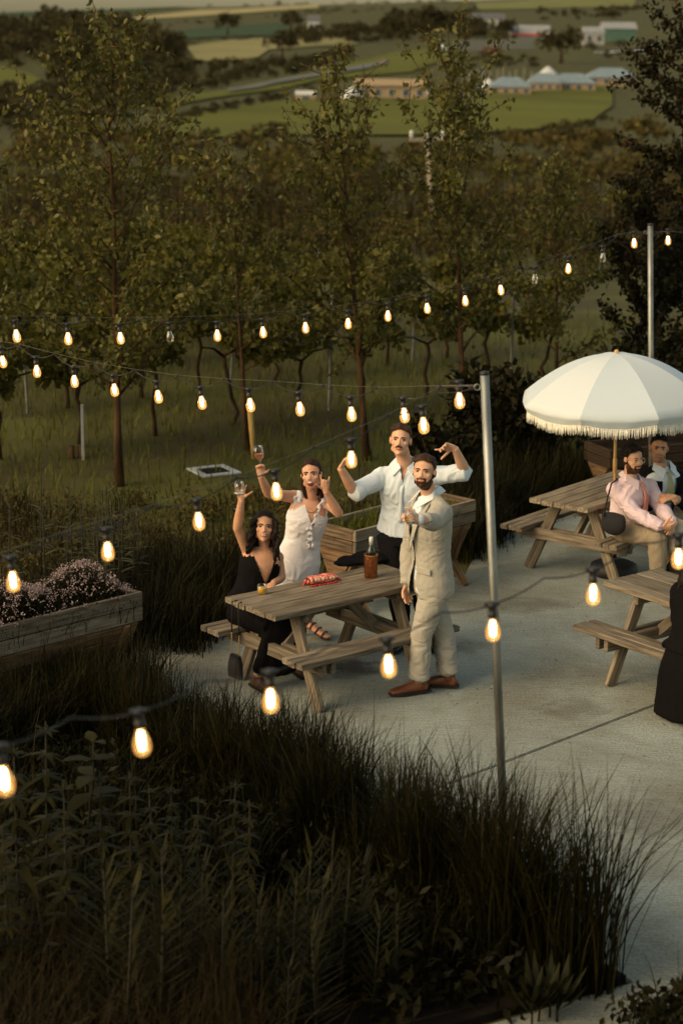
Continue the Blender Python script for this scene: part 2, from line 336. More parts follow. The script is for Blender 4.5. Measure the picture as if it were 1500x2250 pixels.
def picnic_table(label, x, y, yaw):
    t = thing('picnic_table', label, 'picnic table', (x, y, 0), yaw, 'weathered picnic tables on the terrace')
    for i in range(NTP):
        put('tabletop_plank', top_planks[(i * 2) % 3], t, (random.uniform(-.008, .008), -TW / 2 + pw / 2 + i * (pw + .008), TH - .021), (0, 0, PI if i % 2 else 0))
    for s in (-1, 1):
        for i in range(NBP):
            put('seat_plank', seat_planks[(i + (s > 0)) % 3], t, (random.uniform(-.008, .008), s * (BI + bw / 2 + i * (bw + .008)), SH - .021), (0, 0, PI if i % 2 else 0))
        xe = s * (TL / 2 - .27)
        for q in (-1, 1):
            # splayed leg: from under the top to the ground outside
            a = Vector((xe, q * .16, TH - .045)); b = Vector((xe, q * .46, .0)); c = (a + b) / 2; dv = (b - a).normalized()
            o = put('leg', leg_me, t, c); o.rotation_mode = 'QUATERNION'
            X = dv; Y = Vector((1, 0, 0)); Z = X.cross(Y); o.rotation_quaternion = Matrix((X, Y, Z)).transposed().to_quaternion()
        put('seat_beam', cross_me, t, (xe - s * .043, 0, SH - .092), (0, 0, PI / 2))
        put('seat_beam', cross_me, t, (xe + s * .043, 0, SH - .092), (0, 0, PI / 2))
        put('batten', batten_me, t, (xe - s * .043, 0, TH - .078), (0, 0, PI / 2))
        a = Vector((xe - s * .07, 0, SH - .06)); b = Vector((s * .10, 0, TH - .06)); dv = (b - a).normalized()
        o = put('brace', brace_me, t, (a + b) / 2); o.rotation_mode = 'QUATERNION'
        Y = Vector((0, 1, 0)); Z = dv.cross(Y); o.rotation_quaternion = Matrix((dv, Y, Z)).transposed().to_quaternion()
    return t
T1 = (-.07, 13.84, .697); T2 = (2.366, 17.155, .90); T3 = (2.677, 13.72, -.90)
picnic_table('grey picnic table with the copper wine cooler and red clutch on it', *T1)
picnic_table('picnic table under the fringed white parasol, men seated on its bench', *T2)
picnic_table('picnic table with the seated figure in black, cut by the picture edge', *T3)
def on_table(T, lx, ly, z=0.0):
    c, s = math.cos(T[2]), math.sin(T[2]); return Vector((T[0] + c * lx - s * ly, T[1] + s * lx + c * ly, z))

# ------------------------------------------------------------------ poles
def pole(label, base, top, r):
    t = thing('festoon_pole', label, 'pole', base, 0, 'galvanised poles carrying the festoon lights')
    d = Vector(top) - Vector(base)
    MB().tube([(0, 0, 0), d * .5, d], r, 20).build('shaft', M['steel'], t)
    mb = MB(); u = d.normalized(); mb.tube([d - u * .002, d + u * .012, d + u * .016], [r * 1.06, r * 1.04, r * .5], 20); mb.build('cap', M['black_plastic'], t)
    e = MB(); p = d - u * .07
    pts = [p + Vector((-r - .002 - .016 * (1 - math.cos(a)), -.004, .016 * math.sin(a))) for a in np.linspace(0, 2 * PI, 13)]
    e.tube(pts, .0035, 6, False); e.tube([p, p + Vector((-r - .006, -.004, 0))], .004, 6); e.build('eye_bolt', M['steel'], t)
    return Vector(base) + p + Vector((-r - .02, 0, 0))
near_eye = pole('near galvanised pole rising from the sedge between terrace and bed', gp(1113, 1965, .0), at(1064, 822, gp(1113, 1965, .0).y), .024)
back_eye = pole('far galvanised pole standing behind the fringed parasol', (3.06, 18.63, 0), at(1428, 494, 18.63), .026)

# ------------------------------------------------------------------ festoon lights
holder = MB()
holder.lathe([(.012, .010), (.020, .009), (.021, -.004), (.017, -.008), (.0165, -.030), (.0185, -.032), (.0185, -.050), (.015, -.056)], n=14)
holder.box((0, 0, .004), (.062, .016, .014), bev=.004)
holder_me = with_mat(holder.mesh('lamp_holder'), M['black_plastic'])
gl = MB(); gl.lathe([(.0135, -.052), (.0145, -.064), (.0205, -.080), (.0275, -.098), (.0300, -.114), (.0285, -.130), (.0225, -.143), (.012, -.150), (.002, -.152)], n=18, caps=False)
bulb_lit_me = with_mat(gl.mesh('bulb'), M['glass_lit']); bulb_off_me = with_mat(gl.mesh('bulb'), M['glass_off'])
fl = MB(); fl.lathe([(.003, -.066), (.0085, -.070), (.0105, -.080), (.011, -.118), (.009, -.128), (.004, -.131)], n=10)
fil_lit_me = with_mat(fl.mesh('filament'), M['filament'])
fo = MB()
for k in range(4):
    a = k * PI / 2; fo.tube([(.004 * math.cos(a), .004 * math.sin(a), -.066), (.009 * math.cos(a), .009 * math.sin(a), -.122)], .0014, 5)
fil_off_me = with_mat(fo.mesh('filament'), M['filament_off'])
def festoon(label, bulbs, start=None, end=None, unlit=(), droop=.055, tilt=.07, wire=True):
    # bulbs: (photo x, photo y of the bulb's middle, depth Y); the cable dips from clip to bulb along a straight support wire
    pts = [at(x, y, d) + Vector((0, 0, .105)) for x, y, d in bulbs]
    t = thing('festoon_string', label, 'festoon lights', pts[0], 0, 'festoon light strings')
    o = pts[0]
    P = ([Vector(start)] if start is not None else [pts[0] * 2 - pts[1]]) + pts + ([Vector(end)] if end is not None else [pts[-1] * 2 - pts[-2]])
    path = []; clips = []
    for i in range(len(P) - 1):
        a, b = P[i], P[i + 1]
        endseg = (i == 0 and start is not None) or (i == len(P) - 2 and end is not None)
        mid = (a + b) / 2 + Vector((0, 0, 0 if endseg else droop * .75)); clips.append(mid)
        for k in range(10):
            s = k / 10
            q = a * (1 - s) ** 2 + mid * 2 * s * (1 - s) + b * s * s if False else (a.lerp(mid, s * 2) if s < .5 else mid.lerp(b, s * 2 - 1))
            q = q + Vector((0, 0, -.012 * math.sin(PI * ((s * 2) % 1)))) ; path.append(q - o)
    path.append(P[-1] - o)
    MB().tube(path, .0036, 6).build('cable', M['cable'], t)
    if wire:
        w = [P[0] + Vector((0, 0, .012))] + [c + Vector((0, 0, .008)) for c in clips[1:-1]] + [P[-1] + Vector((0, 0, .012))]
        MB().tube([p - o for p in w], .0014, 5).build('support_wire', M['wire'], t)
        for c in clips[1:-1]:
            mb = MB(); mb.box(c - o + Vector((0, 0, .004)), (.014, .012, .018), bev=.003); mb.build('clip', M['black_plastic'], t)
    for i, p in enumerate(pts):
        a = math.atan2(*(P[i + 2] - P[i]).to_2d().yx)
        h = put('lamp_holder', holder_me, t, p - o, (random.uniform(-.05, .05), -tilt + random.uniform(-.05, .04), 0))
        h.rotation_euler.z = 0
        lit = i not in unlit
        put('bulb', bulb_lit_me if lit else bulb_off_me, h); put('filament', fil_lit_me if lit else fil_off_me, h)
    return t
def lerp_depth(xy, x0, d0, x1, d1): return [(x, y, d0 + (d1 - d0) * (x - x0) / (x1 - x0)) for x, y in xy]
A = [(33, 738), (148, 744), (262, 743), (371, 740), (476, 737), (575, 730), (669, 720), (763, 711), (851, 694), (936, 677), (1019, 661), (1097, 637), (1173, 613), (1247, 590), (1322, 566), (1391, 534)]
festoon('farthest festoon string, running from the left edge to the pole behind the parasol', lerp_depth(A, 33, 13.6, 1391, 18.3), end=back_eye, unlit=(3, 12, 14))
festoon('short festoon end with one lit bulb right of the far pole', [(1466, 528, 18.9), (1560, 560, 19.2)], start=back_eye + Vector((.09, 0, 0)))
B = [(3, 795), (79, 816), (162, 838), (249, 857), (344, 872), (440, 885), (546, 890), (655, 899), (769, 910), (884, 913)]
festoon('middle festoon string sagging from the near pole away over the vineyard side', lerp_depth(B, 3, 14.2, 1053, 10.75), end=near_eye, droop=.075)
Cc = [(25, 1278), (234, 1212), (432, 1146), (603, 1080), (770, 1010), (926, 935), (1005, 880)]
festoon('festoon string crossing in front of the toasting guests to the near pole', lerp_depth(Cc, 25, 8.0, 1053, 10.75), end=near_eye + Vector((0, -.01, -.005)), droop=.05)
D = [(-130, 1745), (0, 1716), (305, 1632), (592, 1540), (849, 1464), (1079, 1385), (1300, 1306), (1488, 1228), (1640, 1160)]
festoon('nearest festoon string, blurred, crossing low over the sedge and terrace', lerp_depth(D, 0, 5.4, 1488, 8.1), droop=.05, wire=False)

# ------------------------------------------------------------------ parasol
M['canvas'] = mat('striped_canvas', (.62, .69, .72), (.56, .63, .66), .85, 60, (30, 1, 1), trans=.2)
M['canvas_cream'] = mat('cream_canvas', (.67, .71, .71), (.60, .65, .65), .85, 60, (30, 1, 1), trans=.2)
M['fringe'] = mat('cotton_fringe', (.78, .75, .64), (.62, .58, .48), .9, 40)
M['bamboo'] = mat('varnished_wood_pole', (.62, .38, .14), (.45, .25, .08), .4, 6, (20, 20, 1))
UC = Vector((2.45, 16.86, 0))
def parasol():
    top = at(1354, 776, 16.8); t = thing('parasol', 'white parasol with cream fringe and wooden pole over the picnic table', 'parasol', UC)
    ax = (top - UC); u = ax.normalized()
    MB().tube([ax * .03, ax * .98], .014, 12).build('pole', M['bamboo'], t)
    mb = MB(); mb.tube([ax * .47, ax * .475, ax * .53, ax * .535], [.014, .019, .019, .014], 12); mb.build('ferrule', M['bamboo'], t)
    fin = MB(); fin.lathe([(.008, -.02), (.022, -.012), (.016, 0), (.02, .012), (.018, .026), (.006, .034)], n=12); f = fin.build('finial', M['bamboo'], t); f.location = ax
    R, hgt, n = .86, .40, 8
    q = Vector((0, 0, 1)).rotation_difference(u)
    a0 = math.radians(-90 + 17)
    for k in range(n):
        a1, a2 = a0 + 2 * PI * k / n, a0 + 2 * PI * (k + 1) / n
        vs = []; fs = []; m, w = 12, 10
        for i in range(m + 1):
            s = i / m; rr = R * s; zz = -hgt * s ** 1.85
            for j in range(w + 1):
                b = j / w; an = a1 + (a2 - a1) * b
                c = math.cos(PI / n) / math.cos((b - .5) * 2 * PI / n); flat = 1 - (1 - c) * .75
                vs.append(q @ Vector((rr * flat * math.cos(an), rr * flat * math.sin(an), zz - .012 * s * 4 * b * (1 - b))) + ax)
        for i in range(m):
            for j in range(w):
                p = i * (w + 1) + j; fs.append((p, p + w + 1, p + w + 2, p + 1))
        # valance hanging from the rim, a little wavy and scalloped
        base = len(vs); e0 = m * (w + 1)
        for i in range(1, 4):
            for j in range(w + 1):
                b = j / w; v = q.inverted() @ (Vector(vs[e0 + j]) - ax); wv = 1 - .018 * i + .006 * math.sin(b * 17 + k * 2 + i)
                d = .022 + .008 * math.sin(PI * b)
                vs.append(q @ Vector((v.x * wv, v.y * wv, v.z - i * d)) + ax)
        for i in range(3):
            for j in range(w):
                A_ = (e0 if i == 0 else base + (i - 1) * (w + 1)) + j; B_ = base + i * (w + 1) + j
                fs.append((A_, B_, B_ + 1, A_ + 1))
        pm_ = MB(); pm_.add(vs, fs, True); pan = pm_.build('canopy_panel', M['canvas_cream'] if k % 2 == 0 else M['canvas'], t)
        rib = MB(); rib.tube([q @ Vector((R * s * math.cos(a1) * .99, R * s * math.sin(a1) * .99, -hgt * s ** 1.85 - .012)) + ax for s in np.linspace(.02, 1, 9)], .005, 5); rib.build('rib', M['steel'], t)
        fr = MB()
        for j in range(76):
            b = (j + random.random() * .6) / 76; jj = min(int(b * w), w - 1); fb = b * w - jj
            p = Vector(vs[base + 2 * (w + 1) + jj]).lerp(Vector(vs[base + 2 * (w + 1) + jj + 1]), fb)
            ln = .078 + random.uniform(-.012, .014); dx = Vector((random.uniform(-.009, .009), random.uniform(-.009, .009), 0))
            fr.tube([p + Vector((0, 0, .004)), p + dx * .4 - Vector((0, 0, ln * .5)), p + dx - Vector((0, 0, ln))], [.0042, .0052, .0038], 4)
        fr.build('fringe', M['fringe'], t)
parasol()
M['rubber'] = mat('black_rubber_base', (.02, .016, .014), (.012, .01, .009), .6, 12, bump=.3)
b = thing('weighted_stand', 'round black weighted parasol base under the bench', 'parasol base', UC)
MB().lathe([(.15, .0), (.205, .012), (.215, .05), (.205, .095), (.16, .118), (.05, .122), (.03, .118)], n=32).build('weight_bag', M['rubber'], b)
MB().lathe([(.022, .11), (.022, .26), (.018, .26)], n=14).build('socket_tube', M['black_plastic'], b)

# ------------------------------------------------------------------ planters (timber troughs on splayed legs)
def planter(label, origin, ex, L, Wd, H, mats, soil_drop=.12, face_h=.19):
    # origin: near corner of the rim on the ground plan; ex: direction of the long side; the trough tapers towards its foot
    ex = Vector((*ex, 0)).normalized(); ey = Vector((-ex.y, ex.x, 0)); yaw = math.atan2(ex.y, ex.x)
    t = thing('planter', label, 'planter', (*origin, 0), yaw)
    def pl(name, a, b, w, h, m, up=(0, 0, 1)):
        a, b = Vector(a), Vector(b); x = (b - a).normalized(); y = Vector(up).cross(x).normalized(); z = x.cross(y)
        o = MB().box((0, 0, 0), ((b - a).length, w, h), None, .005).build(name, m, t); o.location = (a + b) / 2
        o.rotation_mode = 'QUATERNION'; o.rotation_quaternion = Matrix((x, y, z)).transposed().to_quaternion(); return o
    ph = face_h / 2
    for i in range(2):
        z = H - ph / 2 - i * (ph + .006)
        pl('plank', (0, .02, z), (L, .02, z), .036, ph, mats[0]); pl('plank', (0, Wd - .02, z), (L, Wd - .02, z), .036, ph, mats[0])
        pl('plank', (.018, .04, z), (.018, Wd - .04, z), .036, ph, mats[1]); pl('plank', (L - .018, .04, z), (L - .018, Wd - .04, z), .036, ph, mats[1])
    # sloping belly boards under the upright boards
    z1, z0 = H - face_h - .012, .22
    for i in range(3):
        s0, s1 = i / 3, (i + 1) / 3
        for q in (0, 1):
            ya = .03 + s0 * .16 if q == 0 else Wd - .03 - s0 * .16; yb = .03 + s1 * .16 if q == 0 else Wd - .03 - s1 * .16
            za, zb = z1 - (z1 - z0) * s0 - .003, z1 - (z1 - z0) * s1 + .003
            c = Vector((L / 2, (ya + yb) / 2, (za + zb) / 2)); d = Vector((0, yb - ya, zb - za)); zax = d.normalized()
            R3 = Matrix((Vector((1, 0, 0)), zax.cross(Vector((1, 0, 0))), zax)).transposed()
            mb = MB(); mb.box((0, 0, 0), (L - .06, .026, d.length), R3, .004); o = mb.build('plank', mats[2], t); o.location = c
    for xx in (.03, L - .03):
        vs = [(xx - .012, .05, z1), (xx - .012, Wd - .05, z1), (xx - .012, Wd - .21, z0), (xx - .012, .21, z0)]
        vs += [(v[0] + .024, v[1], v[2]) for v in vs]
        MB().add(vs, [(0, 1, 2, 3), (7, 6, 5, 4), (0, 4, 5, 1), (1, 5, 6, 2), (2, 6, 7, 3), (3, 7, 4, 0)]).build('end_board', M['wood_end'], t)
    for xx in (.14, L - .14):
        for q in (0, 1):
            y0 = .07 if q == 0 else Wd - .07; y1 = -.02 if q == 0 else Wd + .02
            pl('leg', (xx, Wd / 2 + (.05 if q else -.05), z0 + .02), (xx, y1, 0.0), .06, .06, mats[2], (1, 0, 0))
            pl('strut', (xx, y0 - (.05 if q == 0 else -.05), z1 + .0), (xx, (Wd * .28 if q == 0 else Wd * .72), z0), .05, .05, mats[2], (1, 0, 0))
    MB().box((L / 2, Wd / 2, H - soil_drop), (L - .08, Wd - .08, .03)).build('soil', M['soil'], t)
    return t
M['wood_shaded'] = mat('shade_toned_wood', (.045, .03, .018), (.02, .013, .008), .9, 3.0, (1.2, 16, 16), .4, 9, spec=.1)  # planter wood with the shade around it put into the colour
w3 = (M['wood'], M['wood_dark'], M['wood_warm'])
planter('weathered trough planter with weeds behind the toasting guests', (.121, 15.413), (1.06, 1.147), 1.56, .47, .75, w3, .13)
planter('weathered trough planter full of pink flowering thyme', (-2.75, 12.19), (.87, .87), 1.87, .55, .78, w3, .05, .21)
planter('shade-darkened trough planter half hidden behind the men under the parasol', (2.72, 19.35), (.9, .42), 2.0, .5, .60, (M['wood_shaded'],) * 3, .1)

# ------------------------------------------------------------------ things on and by the first table
M['copper'] = mat('hammered_copper', (.62, .26, .12), (.42, .15, .06), .28, 30, bump=.9, bscale=95, metal=1.0)
M['bottle'] = mat('dark_bottle_glass', (.012, .016, .008), rough=.12, spec=.6)
M['label_white'] = mat('foil_white', (.62, .60, .54), rough=.5)
c = gp(814, 1268, TH)
c.z = TH
t = thing('wine_cooler', 'hammered copper wine cooler with a bottle in it, on the table', 'wine cooler', c)
MB().lathe([(.046, .0), (.049, .003), (.053, .17), (.056, .178), (.054, .181), (.050, .178), (.046, .02), (.01, .018)], n=28).build('vessel', M['copper'], t)
t = thing('wine_bottle', 'dark wine bottle with white capped neck standing in the copper cooler', 'wine bottle', c + Vector((0, 0, .02)))
MB().lathe([(.034, 0), (.037, .005), (.037, .17), (.030, .20), (.0155, .225), (.0145, .285)], n=20).build('bottle_glass', M['bottle'], t)
MB().lathe([(.0155, .235), (.0155, .292), (.013, .294), (.002, .294)], n=16).build('neck_foil', M['label_white'], t)
# drink
c = gp(576, 1306, TH); c.z = TH
M['juice'] = mat('yellow_drink', (.72, .42, .06), (.66, .36, .05), .3, 10)
t = thing('tumbler', 'short glass of yellow drink at the table end', 'tumbler', c)
MB().lathe([(.030, .001), (.034, .004), (.0365, .045), (.0345, .074), (.0325, .073), (.034, .045), (.031, .008), (.002, .007)], n=20, caps=False).build('glass_wall', M['glass'], t)
MB().lathe([(.031, .006), (.0345, .045), (.0345, .052), (.002, .0525)], n=18).build('drink', M['juice'], t)
# clutch
def clutch():
    c = on_table(T1, .03, .16, TH); t = thing('clutch_bag', 'red and pink beaded clutch bag lying on the table', 'clutch bag', c, T1[2] - .15)
    M['clutch'] = mat('embroidered_red_cloth', (.60, .10, .08), (.75, .42, .30), .7, 55, detail=2, rr=(.45, .5))
    bm = bmesh.new(); bmesh.ops.create_grid(bm, x_segments=16, y_segments=8, size=1)
    me = bpy.data.meshes.new('pouch'); bm.free()
    vs = []; fs = []; n, m = 18, 12
    for i in range(n + 1):
        x = -.12 + .24 * i / n; e = (1 - abs(x / .125) ** 6) ** .5
        for k in range(m):
            a = 2 * PI * k / m; vs.append((x + .01 * math.sin(a), (.047 * math.cos(a)) * (.7 + .3 * e), .034 + .033 * math.sin(a) * e * (1 + .12 * math.sin(x * 40))))
    for i in range(n):
        for k in range(m): fs.append((i * m + k, i * m + (k + 1) % m, (i + 1) * m + (k + 1) % m, (i + 1) * m + k))
    fs.append(tuple(range(m))); fs.append(tuple(n * m + k for k in range(m - 1, -1, -1)))
    p = MB(); p.add(vs, fs, True); p.build('pouch', M['clutch'], t)
    M['bead_gold'] = mat('gold_bead', (.70, .42, .12), rough=.35, metal=.6); M['bead_red'] = mat('red_bead', (.55, .03, .025), rough=.35)
    M['bead_pale'] = mat('pale_bead', (.72, .55, .45), rough=.4)
    for i in range(7):
        x = -.095 + .032 * i; mb = MB(); mb.lathe([(.002, 0), (.011, .001), (.011, .005), (.002, .008)], n=10); o = mb.build('medallion', (M['bead_gold'], M['bead_pale'])[i % 2], t)
        o.location = (x, -.040, .042); o.rotation_euler = (1.15, 0, 0)
    for i in range(22):
        x = -.125 + .0119 * i; mb = MB(); mb.lathe([(.001, -.007), (.006, -.004), (.006, .004), (.001, .007)], n=8); o = mb.build('bead', M['bead_red'], t)
        o.location = (x + random.uniform(-.003, .003), -.055 + random.uniform(-.012, .006), .008)
    for s in (-1, 1):
        mb = MB(); mb.tube([(s * .12, 0, .03), (s * .145, -.01, .018), (s * .165, -.025, .008)], [.012, .009, .003], 8); mb.build('tassel', M['bead_red'], t)
clutch()
# handbag hanging from the bench end
def handbag():
    p0 = on_table(T1, -TL / 2 - .028, TW / 2 - .16, TH + .004); t = thing('handbag', 'small black evening bag hanging by its strap from the table end', 'handbag', p0)
    ex = Vector((math.cos(T1[2] + PI / 2), math.sin(T1[2] + PI / 2), 0)); M['suede'] = mat('black_suede', (.012, .010, .010), rough=.85); M['gold'] = mat('gold_chain', (.7, .5, .22), rough=.3, metal=1.0)
    for s in (-1, 1):
        b = ex * (.045 * s)
        MB().tube([Vector((.028, .02, .004)) + b * .6, b * .8 + Vector((0, 0, -.002)), b - Vector((0, 0, .24))], .005, 6).build('strap', M['suede'], t)
        ch = MB()
        for k in range(9): ch.lathe([(.002, -.011), (.0045, -.007), (.0045, .007), (.002, .011)], b - Vector((0, 0, .25 + k * .0165)), 6)
        ch.build('chain', M['gold'], t)
    vs = []; fs = []; n = 5
    for i in range(n + 1):
        s = i / n; w = .052 + .030 * s; dd = .022 + .016 * math.sin(PI * s)
        for k in range(16):
            a = 2 * PI * k / 16; cx = math.copysign(abs(math.cos(a)) ** .6, math.cos(a)); cy = math.copysign(abs(math.sin(a)) ** .8, math.sin(a))
            v = ex * (cx * w) + Vector((-ex.y, ex.x, 0)) * (cy * dd); v.z = -.40 - .17 * s; vs.append(v)
    for i in range(n):
        for k in range(16): fs.append((i * 16 + k, i * 16 + (k + 1) % 16, (i + 1) * 16 + (k + 1) % 16, (i + 1) * 16 + k))
    fs.append(tuple(range(16))); fs.append(tuple(n * 16 + k for k in range(15, -1, -1)))
    mb = MB(); mb.add(vs, fs, True); mb.build('bag_body', M['suede'], t)
handbag()
# pale square frame lying in the grass
M['pale_metal'] = mat('pale_metal', (.36, .40, .40), (.26, .28, .28), .6, 6)
c = gp(470, 1037, -.03); t = thing('drain_cover', 'pale square drain cover lying in the grass behind the guests', 'drain cover', c, .5)
mb = MB()
for s in (-1, 1): mb.box((0, s * .19, .012), (.46, .08, .024), bev=.005); mb.box((s * .19, 0, .0115), (.08, .30, .023), bev=.005)
mb.build('rim', M['pale_metal'], t); MB().box((0, 0, .008), (.30, .30, .012)).build('lid', M['soil'], t)
# ------------------------------------------------------------------ people
def V3(*a): return Vector(a)
def lerp(a, b, t): return a + (b - a) * t
def loft(st, side, n=14, cap=.55):
    # st: [(centre, r_side, r_other)], side: one vector or one per station
    k = len(st); vs = []; fs = []; sides = side if isinstance(side, (list, tuple)) else [side] * k
    if k > 2 or n >= 12:                       # even, rounded run between the stations
        n = max(n, 26) if n >= 10 else max(n, 14); S2 = []; D2 = []; q = 4 if k > 2 else 1
        def cr(a, b, c, d, t): return .5 * ((2 * b) + (c - a) * t + (2 * a - 5 * b + 4 * c - d) * t * t + (3 * b - a - 3 * c + d) * t ** 3)
        for i in range(k - 1):
            a, b, c, d = st[max(i - 1, 0)], st[i], st[i + 1], st[min(i + 2, k - 1)]
            for j in range(q):
                t = j / q; S2.append((cr(a[0], b[0], c[0], d[0], t), max(.001, cr(a[1], b[1], c[1], d[1], t)), max(.001, cr(a[2], b[2], c[2], d[2], t)))); D2.append(sides[i].lerp(sides[i + 1], t))
        S2.append(st[-1]); D2.append(sides[-1]); st, sides, k = S2, D2, len(S2)
    for i, (c, a, b) in enumerate(st):
        t = (st[min(i + 1, k - 1)][0] - st[max(i - 1, 0)][0]).normalized()
        u = sides[i] - t * sides[i].dot(t)
        u = u.normalized() if u.length > 1e-5 else t.orthogonal().normalized()
        w = t.cross(u)
        for j in range(n):
            an = 2 * PI * j / n; vs.append(c + u * (a * math.cos(an)) + w * (b * math.sin(an)))
    for i in range(k - 1):
        for j in range(n): fs.append((i * n + j, i * n + (j + 1) % n, (i + 1) * n + (j + 1) % n, (i + 1) * n + j))
    d0 = (st[0][0] - st[1][0]).normalized(); d1 = (st[-1][0] - st[-2][0]).normalized()
    vs.append(st[0][0] + d0 * min(st[0][1], st[0][2]) * cap); vs.append(st[-1][0] + d1 * min(st[-1][1], st[-1][2]) * cap)
    for j in range(n): fs.append((k * n, (j + 1) % n, j)); fs.append((k * n + 1, (k - 1) * n + j, (k - 1) * n + (j + 1) % n))
    return vs, fs
def limb(pts, rads, n=12, cap=.7):
    return loft([(p, r, r) for p, r in zip(pts, rads)], (pts[1] - pts[0]).orthogonal(), n, cap)
def ell(c, r, R=None, n=22, m=14):
    vs = []; fs = []; R = R or Matrix.Identity(3)
    for i in range(1, m):
        th = PI * i / m
        for j in range(n):
            a = 2 * PI * j / n; vs.append(c + R @ V3(r[0] * math.sin(th) * math.cos(a), r[1] * math.sin(th) * math.sin(a), r[2] * math.cos(th)))
    vs.append(c + R @ V3(0, 0, r[2])); vs.append(c + R @ V3(0, 0, -r[2])); tp_, bt = len(vs) - 2, len(vs) - 1
    for i in range(m - 2):
        for j in range(n): fs.append((i * n + j, (i + 1) * n + j, (i + 1) * n + (j + 1) % n, i * n + (j + 1) % n))
    for j in range(n): fs.append((tp_, j, (j + 1) % n)); fs.append((bt, (m - 2) * n + (j + 1) % n, (m - 2) * n + j))
    return vs, fs
def blob(name, prims, voxel, mats, parent, org, smooth=2, wrinkle=None, keep=None, classify=None):
    mb = MB()
    for vs, fs in prims: mb.add([v - org for v in vs], fs)
    o = bpy.data.objects.new('tmp', mb.mesh('tmp')); COL.objects.link(o)
    r = o.modifiers.new('r', 'REMESH'); r.mode = 'VOXEL'; r.voxel_size = voxel; r.use_smooth_shade = True
    if smooth: s = o.modifiers.new('s', 'SMOOTH'); s.iterations = smooth; s.factor = .5
    dg = bpy.context.evaluated_depsgraph_get(); me = bpy.data.meshes.new_from_object(o.evaluated_get(dg))
    bpy.data.objects.remove(o); me.name = name
    mats = mats if isinstance(mats, (list, tuple)) else [mats]
    me.materials.clear()
    for m in mats: me.materials.append(m)
    n = len(me.vertices); co = np.empty(n * 3, np.float32); me.vertices.foreach_get('co', co); co = co.reshape(-1, 3)
    if wrinkle:
        amp, fr, st = wrinkle; no = np.empty(n * 3, np.float32); me.vertices.foreach_get('normal', no); no = no.reshape(-1, 3)
        RT = np.array(Matrix.Rotation(.7, 3, 'X') @ Matrix.Rotation(.9, 3, 'Y') @ Matrix.Rotation(.5, 3, 'Z')); cw = (co * np.array(st)) @ RT.T * fr
        def fold(c):
            v = Vector(c); v = v + mnoise.noise_vector(v * .6) * .9
            a = mnoise.noise(v * .8); b = mnoise.noise(v * 1.7 + Vector((7, 3, 1)))
            return .7 * a + .9 * (.22 - abs(b))                       # broad swells with ridged creases
        d = np.array([fold(c) for c in cw])
        co = co + no * (d * amp)[:, None].astype(np.float32); me.vertices.foreach_set('co', co.astype(np.float32).ravel()); me.update()
    if keep is not None or classify is not None:
        nf = len(me.polygons); fc = np.empty(nf * 3, np.float32); me.polygons.foreach_get('center', fc); fc = fc.reshape(-1, 3) + np.array(org, np.float32)
        if classify is not None: me.polygons.foreach_set('material_index', classify(fc).astype(np.int32))
        if keep is not None:
            bad = np.where(~keep(fc))[0]; bm = bmesh.new(); bm.from_mesh(me); bm.faces.ensure_lookup_table()
            bmesh.ops.delete(bm, geom=[bm.faces[i] for i in bad], context='FACES'); bm.to_mesh(me); bm.free()
    me.update()
    return link(bpy.data.objects.new(name, me), parent)

def skin(name, c): return mat(name, c, tuple(x * y for x, y in zip(c, (.85, .78, .72))), .5, 14, spec=.35)
M['skin_a'] = skin('skin_light', (.66, .375, .235)); M['skin_b'] = skin('skin_rosy', (.65, .355, .225)); M['skin_c'] = skin('skin_tan', (.58, .31, .18))
M['lips'] = mat('lips', (.47, .17, .13), rough=.45); M['mouth'] = mat('open_mouth', (.22, .04, .035), rough=.5); M['teeth'] = mat('teeth', (.75, .72, .64), rough=.3)
M['eye_white'] = mat('eye_white', (.38, .35, .31), rough=.25); M['iris'] = mat('iris', (.03, .02, .014), rough=.2)
def hairm(name, c): return mat(name, c, tuple(x * .45 for x in c), .6, 30, (1, 1, .25), .5, 60, spec=.12)
M['hair_brown'] = hairm('brown_hair', (.050, .026, .014)); M['hair_dark'] = hairm('dark_hair', (.018, .011, .008)); M['hair_auburn'] = hairm('auburn_hair', (.040, .016, .010))
M['beard'] = hairm('short_beard', (.075, .036, .018)); M['beard_thin'] = hairm('stubble', (.40, .23, .15))
def cloth(name, c, c2=None, sc=120, bump=.12, **k): return mat(name, c, c2 or tuple(x * .86 for x in c), .85, sc, bump=bump, bscale=sc * 2, spec=.06, **k)
M['beige'] = cloth('beige_linen', (.385, .355, .29), (.345, .315, .255), bump=.06); M['beige_trouser'] = cloth('beige_linen_trouser', (.40, .365, .295), (.36, .325, .26), bump=.06)
M['white_shirt'] = cloth('white_cotton', (.66, .71, .73), (.60, .65, .67)); M['pink_shirt'] = cloth('pale_pink_cotton', (.68, .52, .53), (.62, .46, .48))
M['white_dress'] = cloth('white_dress_cloth', (.72, .68, .67), (.64, .60, .59)); M['black_dress'] = cloth('black_dress_cloth', (.006, .005, .005)); M['navy'] = cloth('dark_suit', (.009, .008, .009))
M['black_trouser'] = cloth('black_trouser', (.012, .011, .012)); M['khaki'] = cloth('khaki_cotton', (.30, .235, .155), (.24, .185, .12)); M['khaki_light'] = cloth('pale_khaki', (.40, .35, .25))
M['tan_shoe'] = mat('tan_leather', (.19, .062, .022), (.12, .035, .012), .35, 12, spec=.5); M['black_shoe'] = mat('black_leather', (.014, .011, .010), rough=.35); M['sole'] = mat('dark_sole', (.02, .013, .009), rough=.7)
M['brown_strap'] = mat('brown_strap_leather', (.10, .045, .022), rough=.5)
M['pink_tie'] = cloth('coral_tie', (.62, .24, .16)); M['green_tie'] = cloth('sage_tie', (.33, .34, .20))

